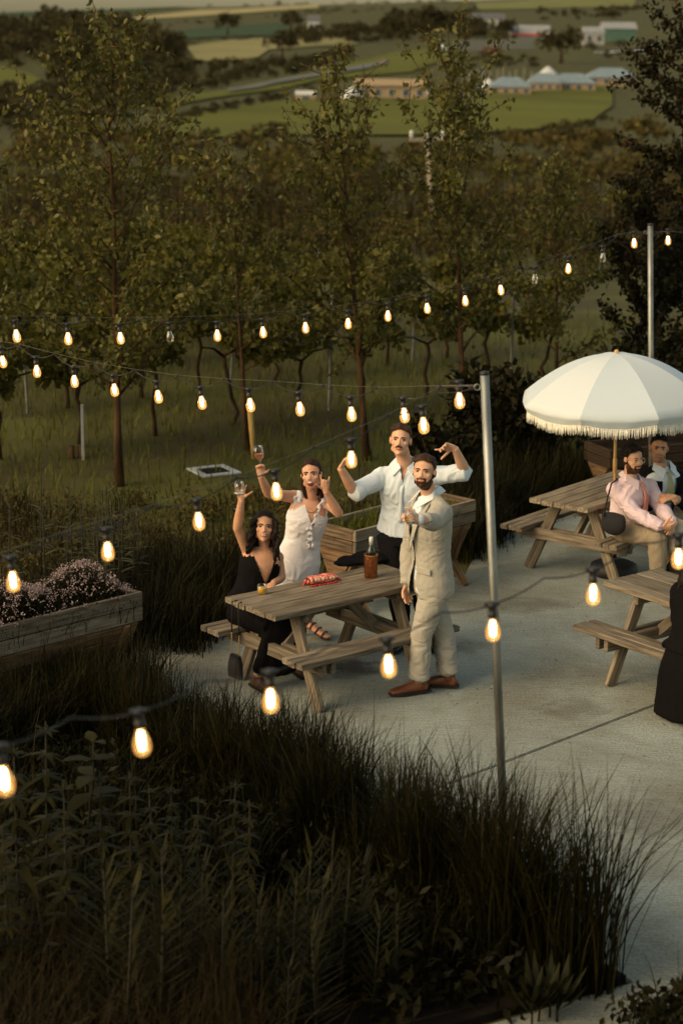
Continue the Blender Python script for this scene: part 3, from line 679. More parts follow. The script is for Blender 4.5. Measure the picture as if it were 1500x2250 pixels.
class Person:
    def __init__(s, label, J, face, side, hside=None, fem=False, skinm='skin_a', hk=1.0, up=(0, 0, 1)):
        s.J = J; s.org = V3((J['an0'].x + J['an1'].x) / 2, (J['an0'].y + J['an1'].y) / 2, 0)
        s.t = thing('person', label, 'person', s.org); s.fem = fem; s.skin = M[skinm]
        s.side = Vector(side).normalized(); s.hside = Vector(hside).normalized() if hside else s.side
        s.k = .90 if fem else 1.0; s.hk = hk * (.95 if fem else 1.0)
        f = Vector(face).normalized(); u = Vector(up); u = (u - f * u.dot(f)).normalized(); r = f.cross(u)
        s.H = Matrix((r, f, u)).transposed(); s.prims = []; s.f = f
        s.fwd = V3(0, 0, 1).cross(s.side).normalized()
    def hp(s, x, y, z): return s.J['head'] + s.H @ (V3(x, y, z) * s.hk)
    def hl(s, x, y, z): return s.H @ V3(x, y, z)
    def hloc(s, P):                        # world points -> head frame
        return (np.asarray(P) - np.array(s.J['head'])) @ np.array(s.H) / s.hk
    def torso(s, g=0.0, lo=0, hi=7, gs=None):
        J = s.J; k = s.k; p, n = J['pelvis'], J['neck']; ax = n - p
        if s.fem: R = [(-.16, .15, .115), (0, .168, .118), (.30, .138, .10), (.42, .128, .092), (.68, .150, .118), (.84, .150, .100), (.97, .085, .065)]
        else: R = [(-.16, .145, .11), (0, .160, .118), (.25, .150, .110), (.45, .152, .11), (.68, .172, .122), (.86, .168, .105), (.97, .10, .075)]
        st = []; sd = []
        for i, (t, a, b) in enumerate(R[lo:hi]):
            gg = g if gs is None else gs[i]; st.append((p + ax * t + s.fwd * (.012 if .6 < t < .9 else 0), a * k ** .5 + gg, b * k ** .5 + gg)); sd.append(s.hside.lerp(s.side, max(0, min(1, t))).normalized())
        return loft(st, sd, 18, .3)
    def arm(s, i, g=0.0, t0=0.0, t1=2.0, flare=0.0):
        J = s.J; k = .86 if s.fem else 1.0; a, b, c = J['sh%d' % i], J['el%d' % i], J['wr%d' % i]
        ts = [(0, .058), (.25, .052), (.6, .047), (.92, .041), (1.0, .041), (1.12, .042), (1.3, .043), (1.65, .035), (2.0, .027)]
        P = []; Rr = []
        for t, r in ts:
            if t0 - 1e-6 <= t <= t1 + 1e-6: P.append(lerp(a, b, t) if t <= 1 else lerp(b, c, t - 1)); Rr.append(r * k + g + flare * max(0, t - .5))
        return limb(P, Rr)
    def leg(s, i, g=0.0, t1=2.0, rr=None):
        J = s.J; k = .92 if s.fem else 1.0; a, b, c = J['hi%d' % i], J['kn%d' % i], J['an%d' % i]
        ts = rr or [(0, .092), (.3, .085), (.7, .068), (.95, .057), (1.0, .057), (1.1, .055), (1.35, .058), (1.7, .044), (2.0, .038)]
        P = [lerp(a, b, t) if t <= 1 else lerp(b, c, t - 1) for t, r in ts if t <= t1 + 1e-6]; Rr = [r * k + g for t, r in ts if t <= t1 + 1e-6]
        return limb(P, Rr)
    def hand(s, i, d, palm, curl, spread=.12, sc=None):
        # d: where the hand points, palm: where the palm faces, curl: bend of thumb, index, middle, ring, little
        sc = sc or (.90 if s.fem else 1.0); w = s.J['wr%d' % i]; d = Vector(d).normalized(); pn = Vector(palm); pn = (pn - d * pn.dot(d)).normalized()
        sd = d.cross(pn) * (1 if i == 0 else -1)     # towards the thumb; person's right hand is 0
        s.prims.append(loft([(w, .024 * sc, .020 * sc), (w + d * .03 * sc, .034 * sc, .016 * sc), (w + d * .085 * sc, .040 * sc, .014 * sc)], sd, 12, .5))
        for q in range(4):
            off = (.029 - .0195 * q) * sc; L = (.070, .078, .072, .056)[q] * sc; p = w + d * (.086 - .006 * abs(q - 1)) * sc + sd * off
            dd = (d + sd * spread * (1.2 - .8 * q)).normalized(); pts = [p - d * .012, p]; an = 0
            for seg in (.45, .30, .25):
                an += curl[1 + q] * (.42 if seg == .45 else .33); v = (dd * math.cos(an) + pn * math.sin(an)).normalized(); p = p + v * L * seg; pts.append(p)
            s.prims.append(limb(pts, [.0098 * sc, .0100 * sc, .0092 * sc, .0086 * sc, .0074 * sc], 8, .8))
        p = w + d * .028 * sc + sd * .028 * sc; dd = (d * .55 + sd * .75 + pn * .35).normalized(); pts = [p - dd * .012, p]; an = 0
        for seg in (.04, .034, .026):
            v = (dd * math.cos(an) + (pn * .8 + d * .45 - sd * .3).normalized() * math.sin(an)).normalized(); p = p + v * seg * sc; pts.append(p); an += curl[0] * .5
        s.prims.append(limb(pts, [.013 * sc, .0125 * sc, .0108 * sc, .0098 * sc, .0082 * sc], 8, .8))
        return w + d * .07 * sc + pn * .035 * sc
    def body(s, beard=None, mouth='closed', extra=()):
        J = s.J; P = s.prims; hp, H, k = s.hp, s.H, s.hk
        P.append(s.torso()); P += [s.arm(0), s.arm(1), s.leg(0), s.leg(1)]
        for i in (0, 1): P.append(ell(J['sh%d' % i], (.06 * s.k,) * 3))
        hb = s.hp(0, -.012, -.06); P.append(limb([J['neck'] - V3(0, 0, .04), lerp(J['neck'], hb, .5), hb], [.066 * s.k, .056 * s.k, .058 * s.k]))
        if not s.fem: P.append(ell(lerp(J['neck'], J['sh0'], .4) + V3(0, 0, .0), (.08, .06, .05))); P.append(ell(lerp(J['neck'], J['sh1'], .4), (.08, .06, .05)))
        E = lambda x, y, z, a, b, c: P.append(ell(hp(x, y, z), (a * k, b * k, c * k), H))
        E(0, -.012, .035, .076, .096, .084); E(0, .020, -.03, .063, .072, .084); E(0, .030, -.078, .050 if not s.fem else .044, .052, .040)
        E(0, .066, -.098, .022, .020, .018); E(0, .072, .020, .050, .018, .011)
        for q in (-1, 1):
            E(q * .042, .056, -.022, .022, .022, .022); E(q * .010, .088, -.034, *((.007, .009, .007) if s.fem else (.009, .010, .008))); E(q * .077, -.006, -.008, .010, .021, .032); E(q * .050, .010, -.070, .018, .03, .025)
        P.append(limb([hp(0, .080, .014), hp(0, .090, -.010), hp(0, .099, -.030)], [.008 * k, .0095 * k, .0115 * k], 10, .7))
        if mouth != 'open': E(0, .082, -.061, .025, .013, .011)
        else: E(0, .080, -.050, .024, .013, .008); E(0, .076, -.092, .022, .013, .010)
        mats = [s.skin, M['lips'], M[beard or 'lips']]
        def cl(fc):
            q = s.hloc(fc); idx = np.zeros(len(q), int); near = np.linalg.norm(q, axis=1) < .17
            lip = near & (np.abs(q[:, 0]) < .024) & (np.abs(q[:, 2] + .061) < (.0085 if mouth == 'closed' else .011)) & (q[:, 1] > .08)
            if mouth == 'open': lip = near & ((q[:, 0] / .025) ** 2 + ((q[:, 2] + .071) / .029) ** 2 < 1) & (q[:, 1] > .07)
            if beard:
                jaw = near & (q[:, 1] > -.014) & (q[:, 2] > -.135) & ((q[:, 2] < -.016 - .052 * np.clip(q[:, 1] / .062, 0, 1) ** 1.4) | ((q[:, 2] < -.041) & (q[:, 2] > -.070) & (q[:, 1] > .066) & (np.abs(q[:, 0]) < .036)))
                if beard == 'goatee_thin': pass
                idx[jaw] = 2
            idx[lip] = 1
            return idx
        s.b = blob('body', P, .0052, mats, s.t, s.org, 2, classify=cl)
        # features
        def small(name, c, r, m): mb = MB(); mb.add(*[[v - s.org for v in ell(c, [x * k for x in r], H, 10, 6)[0]], ell(c, r, H, 10, 6)[1]], True); return mb.build(name, m, s.t)
        for q in (-1, 1):
            small('eye', hp(q * .031, .0755, .003), (.0125, .0070, .0052), M['eye_white']); small('iris', hp(q * .031, .0790, .003), (.0066, .0062, .0060), M['iris'])
            small('eyelash', hp(q * .031, .0785, .0092), (.0155, .0065, .0022), M['hair_dark'])
            mb = MB(); pts = [hp(q * .012, .089, .0195), hp(q * .028, .0875, .0245), hp(q * .047, .072, .0195)]
            vs, fs = limb(pts, [.0040 * k, .0045 * k, .0025 * k], 8); mb.add([v - s.org for v in vs], fs, True); mb.build('eyebrow', s.hairmat, s.t)
        if mouth == 'smile':
            for zz, zm, rr in ((-.053, -.0690, .0036), (-.053, -.0545, .0030)):
                mb = MB(); vs, fs = limb([hp(-.026, .079, zz), hp(-.013, .0915, (zz + 3 * zm) / 4), hp(0, .0950, zm), hp(.013, .0915, (zz + 3 * zm) / 4), hp(.026, .079, zz)], [rr * .5 * k, rr * k, rr * k, rr * k, rr * .5 * k], 7); mb.add([v - s.org for v in vs], fs, True); mb.build('lip', M['lips'], s.t)
        if mouth == 'smile': small('teeth', hp(0, .0895, -.0605), (.0220, .0065, .0062), M['teeth'])
        if mouth == 'open': small('mouth', hp(0, .0815, -.070), (.0215, .013, .0215), M['mouth']); small('teeth', hp(0, .0930, -.0585), (.0185, .0050, .0065), M['teeth'])
        return s.b
    hairmat = None
    def hair(s, m, style='short', seed=1, vol=1.0, extra=(), line=0.0):
        s.hairmat = m; hp, H, k = s.hp, s.H, s.hk; rnd = random.Random(seed); P = []
        P.append(ell(hp(0, -.014, .038), (.0815 * k * vol, .1035 * k * vol, .0905 * k * vol), H, 20, 14))
        P.append(ell(hp(0, -.045, -.005), (.074 * k * vol, .068 * k, .075 * k), H))
        if style == 'quiff':
            for i in range(11):
                x = (i - 5) * .0125; j = rnd.uniform(-.004, .004); P.append(limb([hp(x * 1.02 + .006, .078 - abs(x) * .35, .072 + j), hp(x + .004, .066 - abs(x) * .3, .104 - abs(x) * .3 + j), hp(x * .95, .02, .123 - abs(x) * .35), hp(x * .9, -.05, .112 - abs(x) * .4)], [.010 * k, .0135 * k, .013 * k, .011 * k], 7))
        if style in ('curly',):
            for i in range(150):
                a = rnd.uniform(0, 2 * PI); e = rnd.uniform(-.1, 1.5); v = V3(math.cos(a) * math.cos(e) * .080, math.sin(a) * math.cos(e) * .100 - .014, math.sin(e) * .090 + .040)
                P.append(ell(hp(*v), (.016 * k, .016 * k, .014 * k), H, 7, 5))
        ly = np.array([-.14, -.09, -.05, -.02, .004, .022, .045, .07, .12]); lz = np.array([-.085, -.085, -.070, -.045, -.020, .030, .062, .074, .082]) + line
        def keep(fc):
            q = s.hloc(fc); return (q[:, 2] > np.interp(q[:, 1], ly, lz) + .014 * np.clip(1 - np.abs(q[:, 0] - .008) / .045, 0, 1) * (q[:, 1] > .03)) & (np.linalg.norm(q, axis=1) > .06) | (np.linalg.norm(q, axis=1) > .26)
        o = blob('hair', P, .0055, m, s.t, s.org, 2, (.004, 60, (1, 1, .5)), keep)
        if extra: blob('long_hair', list(extra), .0058, m, s.t, s.org, 1, (.004, 55, (1, 1, .35)))
        return o
    def collar(s, m, n=None, k=1.0):
        n = (n or s.J['neck']) + V3(0, 0, .028); z = V3(0, 0, 1); mb = MB(); k *= 1.13
        for q in (-1, 1):
            A = n - s.fwd * .062 * k + z * .052; B = n + s.side * q * .070 * k + s.fwd * .012 + z * .046; C = n + s.side * q * .020 * k + s.fwd * .098 * k - z * .012
            D = n + s.side * q * .070 * k + s.fwd * .128 * k - z * .078; E = n + s.side * q * .112 * k + s.fwd * .04 - z * .008; F = n - s.fwd * .10 * k + z * .010
            mb.add([v - s.org for v in (A, B, C, D, E, F)], [(0, 1, 4, 5), (1, 2, 3, 4)] if q > 0 else [(5, 4, 1, 0), (4, 3, 2, 1)])
        o = mb.build('collar', m, s.t); so = o.modifiers.new('s', 'SOLIDIFY'); so.thickness = .008; so.offset = 0; sb = o.modifiers.new('b', 'BEVEL'); sb.width = .003
    def wear(s, name, prims, m, wr=(.006, 11, (1, 1, 1)), keep=None, vox=.0075, smooth=3): return blob(name, prims, vox, m, s.t, s.org, smooth, wr, keep)
    def local(s, P, c):                     # world points -> chest frame (x = person's right, y = forward, z = up)
        Q = np.asarray(P) - np.array(c); return Q @ np.array(Matrix((s.side, s.fwd, V3(0, 0, 1))).transposed())
    def shoe(s, i, d, m, heel=.0, ln=.29, w=.047):
        a = s.J['an%d' % i]; d = Vector((*d[:2], 0)).normalized(); sd = V3(d.y, -d.x, 0); g = V3(a.x, a.y, 0) - d * .055; z0 = a.z - .085
        P = [loft([(g + V3(0, 0, .045 + z0), .034, .045), (g + d * .07 + V3(0, 0, .045 + z0), .037, .045), (g + d * .15 + V3(0, 0, .036 + z0), .044, .036), (g + d * .22 + V3(0, 0, .027 + z0), .045, .027), (g + d * (ln - .025) + V3(0, 0, .021 + z0), .034, .020)], sd, 12, .9)]
        P.append(limb([g + d * .045 + V3(0, 0, .05 + z0), a + V3(0, 0, .015)], [.042, .042]))
        sh = blob('shoe', P, .0065, m, s.t, s.org, 2)
        b = MB(); so = [g + d * t + V3(0, 0, .006 + z0) for t in (-.035, .02, .09, .16, .22, ln - .01)]; wd = (.026, .037, .036, .046, .046, .022)
        vs = []; fs = []
        for p, ww in zip(so, wd):
            for zz in (0.0, .016):
                for q in (-1, 1): vs.append(p - s.org + sd * q * ww + V3(0, 0, zz - .005))
        n = len(so)
        for j in range(n - 1):
            o = j * 4; fs += [(o, o + 4, o + 5, o + 1), (o + 2, o + 3, o + 7, o + 6), (o, o + 2, o + 6, o + 4), (o + 1, o + 5, o + 7, o + 3)]
        fs += [(0, 1, 3, 2), (4 * n - 4, 4 * n - 2, 4 * n - 1, 4 * n - 3)]
        b.add(vs, fs); b.build('sole', M['sole'], s.t)

def wineglass(label, base, axis, wine, fill=.5, parent=None):
    t = thing('wine_glass', label, 'wine glass', base); t.rotation_mode = 'QUATERNION'; t.rotation_quaternion = V3(0, 0, 1).rotation_difference(Vector(axis).normalized())
    MB().lathe([(.036, .0), (.036, .002), (.008, .007), (.004, .012), (.0038, .085), (.010, .094), (.030, .113), (.040, .140), (.0395, .165), (.032, .205), (.031, .205), (.038, .165), (.0385, .140), (.029, .115), (.006, .098)], n=24, caps=False).build('glass', M['glass'], t)
    zt = .10 + .075 * fill
    pr = [(.004, .099), (.028, .1155), (.0345, .128)] + ([(.0372, .14)] if zt > .14 else []) + [(.0375 if zt > .14 else .0355, zt), (.002, zt + .0005)]
    MB().lathe(pr, n=20).build('wine', wine, t)
    return t
def winemat(name, c):
    m = mat(name, c, c, .1); b = m.node_tree.nodes['Principled BSDF']; b.inputs['Transmission Weight'].default_value = .75; b.inputs['IOR'].default_value = 1.33; return m
M['rose'] = winemat('rose_wine', (.92, .36, .20)); M['white_wine'] = winemat('white_wine', (.92, .86, .62))
CAMP = V3(0, 0, CAMH)

# ---- the man in the beige suit, glass held out to the camera
def man_beige():
    fw = V3(-.93, -.36, 0).normalized(); sd = fw.cross(V3(0, 0, 1))     # sd: his right
    pel = at(947, 1272, 13.66); neck = at(947, 1093, 13.62)
    J = dict(pelvis=pel, neck=neck, head=at(932, 1036, 13.52))
    J['hi0'] = pel + sd * .09 - V3(0, 0, .03); J['hi1'] = pel - sd * .09 - V3(0, 0, .03)
    J['kn0'] = at(975, 1395, 13.74); J['kn1'] = at(925, 1398, 13.58); J['an0'] = V3(.80, 13.72, .10); J['an1'] = V3(.585, 13.585, .10)
    J['sh0'] = neck + sd * .165 - V3(.0, 0, .075); J['sh1'] = neck - sd * .175 - V3(0, 0, .075)
    J['el0'] = at(898, 1205, 13.88); J['wr0'] = at(894, 1282, 13.80)
    J['wr1'] = at(921, 1141, 13.06); J['el1'] = lerp(J['sh1'], J['wr1'], .50) + V3(.03, 0, -.045)
    p = Person('man in beige linen suit holding a wine glass out to the camera', J, (-.30, -1, .16), sd)
    p.hand(0, (0, 0, -1), (.5, -.5, 0), (.6, .7, .7, .7, .7)); hd = V3(-.75, -.6, .18)
    p.hand(1, hd, (-.45, .3, -.1), (.9, 1.7, 1.8, 1.9, 1.9), 0.05)
    p.hair(M['hair_brown'], 'quiff', 3, .985); p.body('beard')
    for q in (0, 1): pass
    c = lerp(pel, neck, .7)
    sh = p.torso(.006, 0, 7); p.wear('shirt', [sh, loft([(neck + V3(0, 0, -.02), .076, .074), (neck + V3(0, 0, .035) + p.f * .006, .067, .066)], sd)], M['white_shirt'])
    jk = [p.torso(.034, 0, 6, [.052, .042, .027, .027, .032, .034]), loft([(lerp(pel, neck, -.20), .186, .152), (lerp(pel, neck, .05), .172, .138)], sd, 20, .05), p.arm(0, .022), p.arm(1, .022, t1=1.9), ell(J['sh0'], (.088,) * 3), ell(J['sh1'], (.088,) * 3)]
    jk += [limb([neck + sd * .07 - V3(0, 0, .0), J['sh0'] + V3(0, 0, .03)], [.05, .065]), limb([neck - sd * .07, J['sh1'] + V3(0, 0, .03)], [.05, .065])]
    def keep(fc):
        q = p.local(fc, neck); front = q[:, 1] > .02; z = q[:, 2]
        # open front: a narrow V from the collar to the button, then the edges part below
        w = np.where(z > -.40, np.interp(z, [-.40, -.02, .1], [.004, .085, .12]), np.interp(z, [-.75, -.40], [.075, .004]))
        return ~(front & (np.abs(q[:, 0] - .01) < w) & (q[:, 1] > .05)) & ~((z > -.005) & (np.hypot(q[:, 0], q[:, 1]) < .085))
    p.wear('jacket', jk, M['beige'], (.0075, 10, (1, 1, 1.4)), keep); p.collar(M['white_shirt'])
    for q in (-1, 1):                        # lapels and pocket flap
        mb = MB(); a = neck + sd * q * .090 + p.fwd * .040 + V3(0, 0, .012); b_ = neck + sd * q * .060 + p.fwd * .150 - V3(0, 0, .17); c_ = neck + sd * q * .008 + p.fwd * .168 - V3(0, 0, .385)
        vs, fs = loft([(a, .020, .005), (lerp(a, b_, .5) + sd * q * .018 + p.fwd * .012, .034, .006), (b_ + sd * q * .012, .034, .006), (c_, .006, .004)], sd, 10); mb.add([v - p.org for v in vs], fs, True); mb.build('lapel', M['beige'], p.t)
    mb = MB(); a = pel - sd * .125 + p.fwd * .115 + V3(0, 0, .10); R3 = Matrix((sd * .80 + p.fwd * .45, p.fwd * .8 - sd * .45, V3(0, 0, 1))).transposed(); mb.box(a - p.org, (.13, .012, .045), R3, .004); mb.build('pocket_flap', M['beige'], p.t)
    tr = [p.torso(.008, 0, 3), p.leg(0, .0, 1.95, [(0, .108), (.3, .102), (.7, .088), (1.0, .080), (1.35, .080), (1.7, .078), (1.92, .082)]), p.leg(1, .0, 1.95, [(0, .108), (.3, .102), (.7, .088), (1.0, .080), (1.35, .080), (1.7, .078), (1.92, .082)])]
    p.wear('trousers', tr, M['beige_trouser'], (.012, 10, (1, 1, 1.5)))
    p.shoe(1, (-.93, -.36), M['tan_shoe'], ln=.30); p.shoe(0, (-.72, .10), M['tan_shoe'], ln=.28)
    mb = MB(); cu = J['wr1'] + (J['el1'] - J['wr1']).normalized() * .012; vs, fs = limb([cu, cu + hd.normalized() * .02], [.042, .040]); mb.add([v - p.org for v in vs], fs, True); mb.build('cuff', M['white_shirt'], p.t)
    for i in range(3):
        mb = MB(); mb.lathe([(.001, -.003), (.006, -.002), (.006, .002), (.001, .003)], n=8); o = mb.build('sleeve_button', M['black_plastic'], p.t); o.location = at(940 + i * 4, 1149 - i * 1.5, 13.04) - p.org
    g0 = at(899, 1183, 12.98)
    wineglass('wine glass of white wine held out by the man in beige', g0, V3(.02, 0, 1), M['white_wine'], .35)
man_beige()

# ---- the tall man in the white shirt
def man_white():
    fw = V3(-.22, -.97, 0).normalized(); sd = fw.cross(V3(0, 0, 1))
    pel = at(884, 1168, 14.62); neck = at(893, 1026, 14.58)
    J = dict(pelvis=pel, neck=neck, head=at(880, 966, 14.50))
    J['hi0'] = pel + sd * .09 - V3(0, 0, .03); J['hi1'] = pel - sd * .09 - V3(0, 0, .03)
    J['an0'] = V3(.50, 14.66, .10); J['an1'] = V3(.70, 14.72, .10); J['kn0'] = lerp(J['hi0'], J['an0'], .5) - V3(0, .05, 0); J['kn1'] = lerp(J['hi1'], J['an1'], .5) - V3(0, .05, 0)
    J['sh0'] = at(840, 1050, 14.58); J['sh1'] = at(951, 1046, 14.62)
    J['el0'] = at(778, 1082, 14.42); J['wr0'] = at(748, 1028, 14.30); J['el1'] = at(1021, 1036, 14.55); J['wr1'] = at(999, 985, 14.42)
    p = Person('tall man in white shirt, sleeves rolled, with both arms raised', J, (-.16, -1, .14), sd, up=(.04, 0, 1))
    p.hand(0, (.40, -.1, .72), (.75, -.3, -.3), (.3, .75, .85, 1.0, 1.1), .2); p.hand(1, (-.80, -.25, .20), (.05, -.8, -.4), (.5, .0, 1.5, 1.6, 1.5), .25)
    p.hair(M['hair_brown'], 'quiff', 5, 1.0); p.body(None)
    mb = MB(); vs, fs = limb([p.hp(-.026, .086, -.054), p.hp(-.012, .098, -.046), p.hp(.012, .098, -.046), p.hp(.026, .086, -.054)], [.003, .0055, .0055, .003], 8); mb.add([v - p.org for v in vs], fs, True); mb.build('moustache', M['hair_brown'], p.t)
    sh = [p.torso(.024, 1, 7, [.040, .036, .028, .026, .026, .02]), p.arm(0, .020, 0, .92, .018), p.arm(1, .020, 0, .92, .018), ell(J['sh0'], (.082,) * 3), ell(J['sh1'], (.082,) * 3)]
    sh += [limb([neck + sd * .06, J['sh0']], [.055, .068]), limb([neck - sd * .06, J['sh1']], [.055, .068])]
    def keep(fc):
        q = p.local(fc, neck); return ~((q[:, 1] > .0) & (q[:, 2] > -.10) & (np.abs(q[:, 0]) < np.interp(q[:, 2], [-.10, .02], [.0, .03])))
    p.wear('shirt', sh, M['white_shirt'], (.019, 9, (1, 1, .6)), keep)
    for i in (0, 1):
        e = lerp(J['sh%d' % i], J['el%d' % i], .90); d = (J['el%d' % i] - J['sh%d' % i]).normalized(); mb = MB(); vs, fs = limb([e - d * .035, e - d * .02, e + d * .03, e + d * .04], [.070, .075, .076, .070]); mb.add([v - p.org for v in vs], fs, True); mb.build('rolled_cuff', M['white_shirt'], p.t)
    p.collar(M['white_shirt'])
    mb = MB(); pts = [neck + p.fwd * .125 - V3(0, 0, .10), lerp(pel, neck, .7) + p.fwd * .168, lerp(pel, neck, .5) + p.fwd * .160, lerp(pel, neck, .22) + p.fwd * .160]
    vs, fs = loft([(q - p.fwd * .004, .013, .005) for q in pts], sd, 8); mb.add([v - p.org for v in vs], fs, True); mb.build('placket', M['white_shirt'], p.t)
    p.wear('trousers', [p.torso(.018, 0, 2), p.leg(0, .024, 1.95), p.leg(1, .024, 1.95)], M['black_trouser'])
    p.shoe(0, (-.45, -.9), M['black_shoe']); p.shoe(1, (.2, -.97), M['black_shoe'])
man_white()

# ---- the woman in the white dress
def woman_white():
    fw = V3(.05, -1, 0).normalized(); sd = fw.cross(V3(0, 0, 1))
    pel = at(652, 1245, 14.50); neck = at(683, 1092, 14.50)
    J = dict(pelvis=pel, neck=neck, head=at(684, 1042, 14.42))
    J['hi0'] = pel + sd * .085 - V3(0, 0, .03); J['hi1'] = pel - sd * .085 - V3(0, 0, .03)
    J['an0'] = V3(-.42, 14.62, .13); J['an1'] = gp(676, 1398) + V3(0, .0, .14); J['kn0'] = lerp(J['hi0'], J['an0'], .5) - V3(0, .09, 0); J['kn1'] = lerp(J['hi1'], J['an1'], .5) - V3(0, .10, 0)
    J['sh0'] = at(645, 1092, 14.50); J['sh1'] = at(717, 1100, 14.52)
    J['el0'] = at(590, 1085, 14.32); J['wr0'] = at(572, 1045, 14.18); J['el1'] = at(744, 1128, 14.36); J['wr1'] = at(715, 1079, 14.26)
    p = Person('laughing woman in white dress raising a glass of rose wine', J, (-.16, -1, .16), sd, fem=True, skinm='skin_b', up=(-.10, 0, 1), hk=1.02)
    p.hand(0, (.02, -.25, 1), (-.1, -1, .1), (.9, 1.5, 1.6, 1.7, 1.7), .05); p.hand(1, (-.05, -.15, 1), (0, -1, 0), (1.1, .02, 1.9, 1.9, .02), .10)
    back = []
    for q in (-1, 1):
        back.append(loft([(p.hp(q * .060, -.02, .03), .022, .05), (p.hp(q * .072, -.035, -.04), .020, .045), (p.hp(q * .070, -.045, -.12), .020, .035), (p.hp(q * .060, -.055, -.19), .014, .022)], p.hl(1, 0, 0)))
    back.append(loft([(p.hp(0, -.08, .02), .07, .04), (p.hp(0, -.085, -.08), .065, .035), (p.hp(0, -.075, -.17), .05, .03)], p.hl(1, 0, 0)))
    p.hair(M['hair_auburn'], 'smooth', 2, .985, back, -.004); p.body(None, 'open')
    R = [(-.52, .150, .125), (-.30, .172, .140), (-.08, .180, .140), (.10, .172, .135), (.32, .150, .118), (.44, .143, .110), (.66, .158, .135), (.80, .146, .112), (.90, .105, .085)]
    ax = neck - pel; st = [(pel + ax * t + p.fwd * (.01 if .55 < t < .85 else 0), a, b) for t, a, b in R]
    dr = [loft(st, sd, 20, .2), limb([lerp(neck, J['sh0'], .50), lerp(neck, J['sh0'], .92) - V3(0, 0, .02)], [.052, .064]), limb([lerp(neck, J['sh1'], .50), lerp(neck, J['sh1'], .92) - V3(0, 0, .02)], [.052, .064])]
    def keep(fc):
        q = p.local(fc, neck); return ~((q[:, 1] > .02) & (q[:, 2] > -.215) & (np.abs(q[:, 0] + .012) < np.interp(q[:, 2], [-.215, -.02], [.0, .068]))) & ~((q[:, 2] > -.015) & (np.abs(q[:, 0]) < .06))
    p.wear('dress', dr, M['white_dress'], (.011, 9, (1, 1, 1.3)), keep)
    def ruffle(a, b_, w, n=11):
        pts = [lerp(a, b_, i / (n - 1)) + p.fwd * (.006 + .007 * math.sin(i * 2.3)) + sd * (w * (.6 + .5 * math.sin(i * 1.9))) for i in range(n)]
        vs, fs = loft([(c, .010 + .005 * math.sin(i * 2.7), .005) for i, c in enumerate(pts)], sd, 8); mb = MB(); mb.add([v - p.org for v in vs], fs, True); mb.build('ruffle', M['white_dress'], p.t)
    vb = neck + p.fwd * .130 - V3(0, 0, .205) + sd * .012
    for q in (-1, 1): ruffle(neck + sd * q * .078 + p.fwd * .055 + V3(0, 0, .005), vb, q * .020)
    for k_ in (0, 1): ruffle(vb + sd * .006 * k_, lerp(pel, neck, .33) + p.fwd * (.135) - sd * (.06 + .02 * k_), .016 - .03 * k_)
    for i in (0, 1): ruffle(lerp(neck, J['sh%d' % i], .8) + p.fwd * .05 + V3(0, 0, .02), lerp(neck, J['sh%d' % i], .9) + p.fwd * .05 - V3(0, 0, .10), .018 if i == 0 else -.018, 7)
    mb = MB(); pts = [neck + sd * (.062 * math.cos(a)) + p.fwd * (.045 + .070 * math.sin(a)) - V3(0, 0, .010 + .085 * math.sin(a)) - p.org for a in np.linspace(0, PI, 15)]
    mb.tube(pts, .0022, 5, False); mb.build('necklace', M['brown_strap'], p.t)
    for i in (0, 1):
        a = J['an%d' % i]; d = V3(.75, -.45, 0).normalized() if i else V3(0, -1, 0); g0 = V3(a.x, a.y, 0); P = [loft([(g0 - d * .03 + V3(0, 0, .085), .026, .008), (g0 + d * .05 + V3(0, 0, .06), .028, .008), (g0 + d * .13 + V3(0, 0, .022), .036, .010), (g0 + d * .20 + V3(0, 0, .014), .030, .010)], V3(d.y, -d.x, 0)), limb([g0 - d * .03 + V3(0, 0, .08), g0 - d * .035 + V3(0, 0, .014)], [.022, .018])]
        blob('sandal', P, .006, M['brown_strap'], p.t, p.org, 1)
        F_ = [loft([(a + V3(0, 0, -.01), .034, .034), (g0 + d * .02 + V3(0, 0, .105), .033, .036), (g0 + d * .10 + V3(0, 0, .060), .036, .026), (g0 + d * .17 + V3(0, 0, .034), .036, .017), (g0 + d * .205 + V3(0, 0, .028), .026, .012)], V3(d.y, -d.x, 0))]
        blob('foot', F_, .006, p.skin, p.t, p.org, 2)
        mb = MB()
        for k_, (u, h, r) in enumerate(((0, .135, .040), (.045, .103, .039), (.095, .070, .040), (.15, .046, .040))):
            c = g0 + d * u + V3(0, 0, h - .012); sd2 = V3(d.y, -d.x, 0); pts = [c + sd2 * r * math.cos(t_) + (V3(0, 0, 1) + d * .5).normalized() * r * .95 * math.sin(t_) - p.org for t_ in np.linspace(-.4, PI + .4, 13)]; mb.tube(pts, .006, 6)
        mb.build('sandal_strap', M['brown_strap'], p.t)
    g0 = at(575, 1039, 14.05)
    wineglass('glass of rose wine raised by the woman in white', g0, V3(-.16, 0, 1), M['rose'], .62)
woman_white()

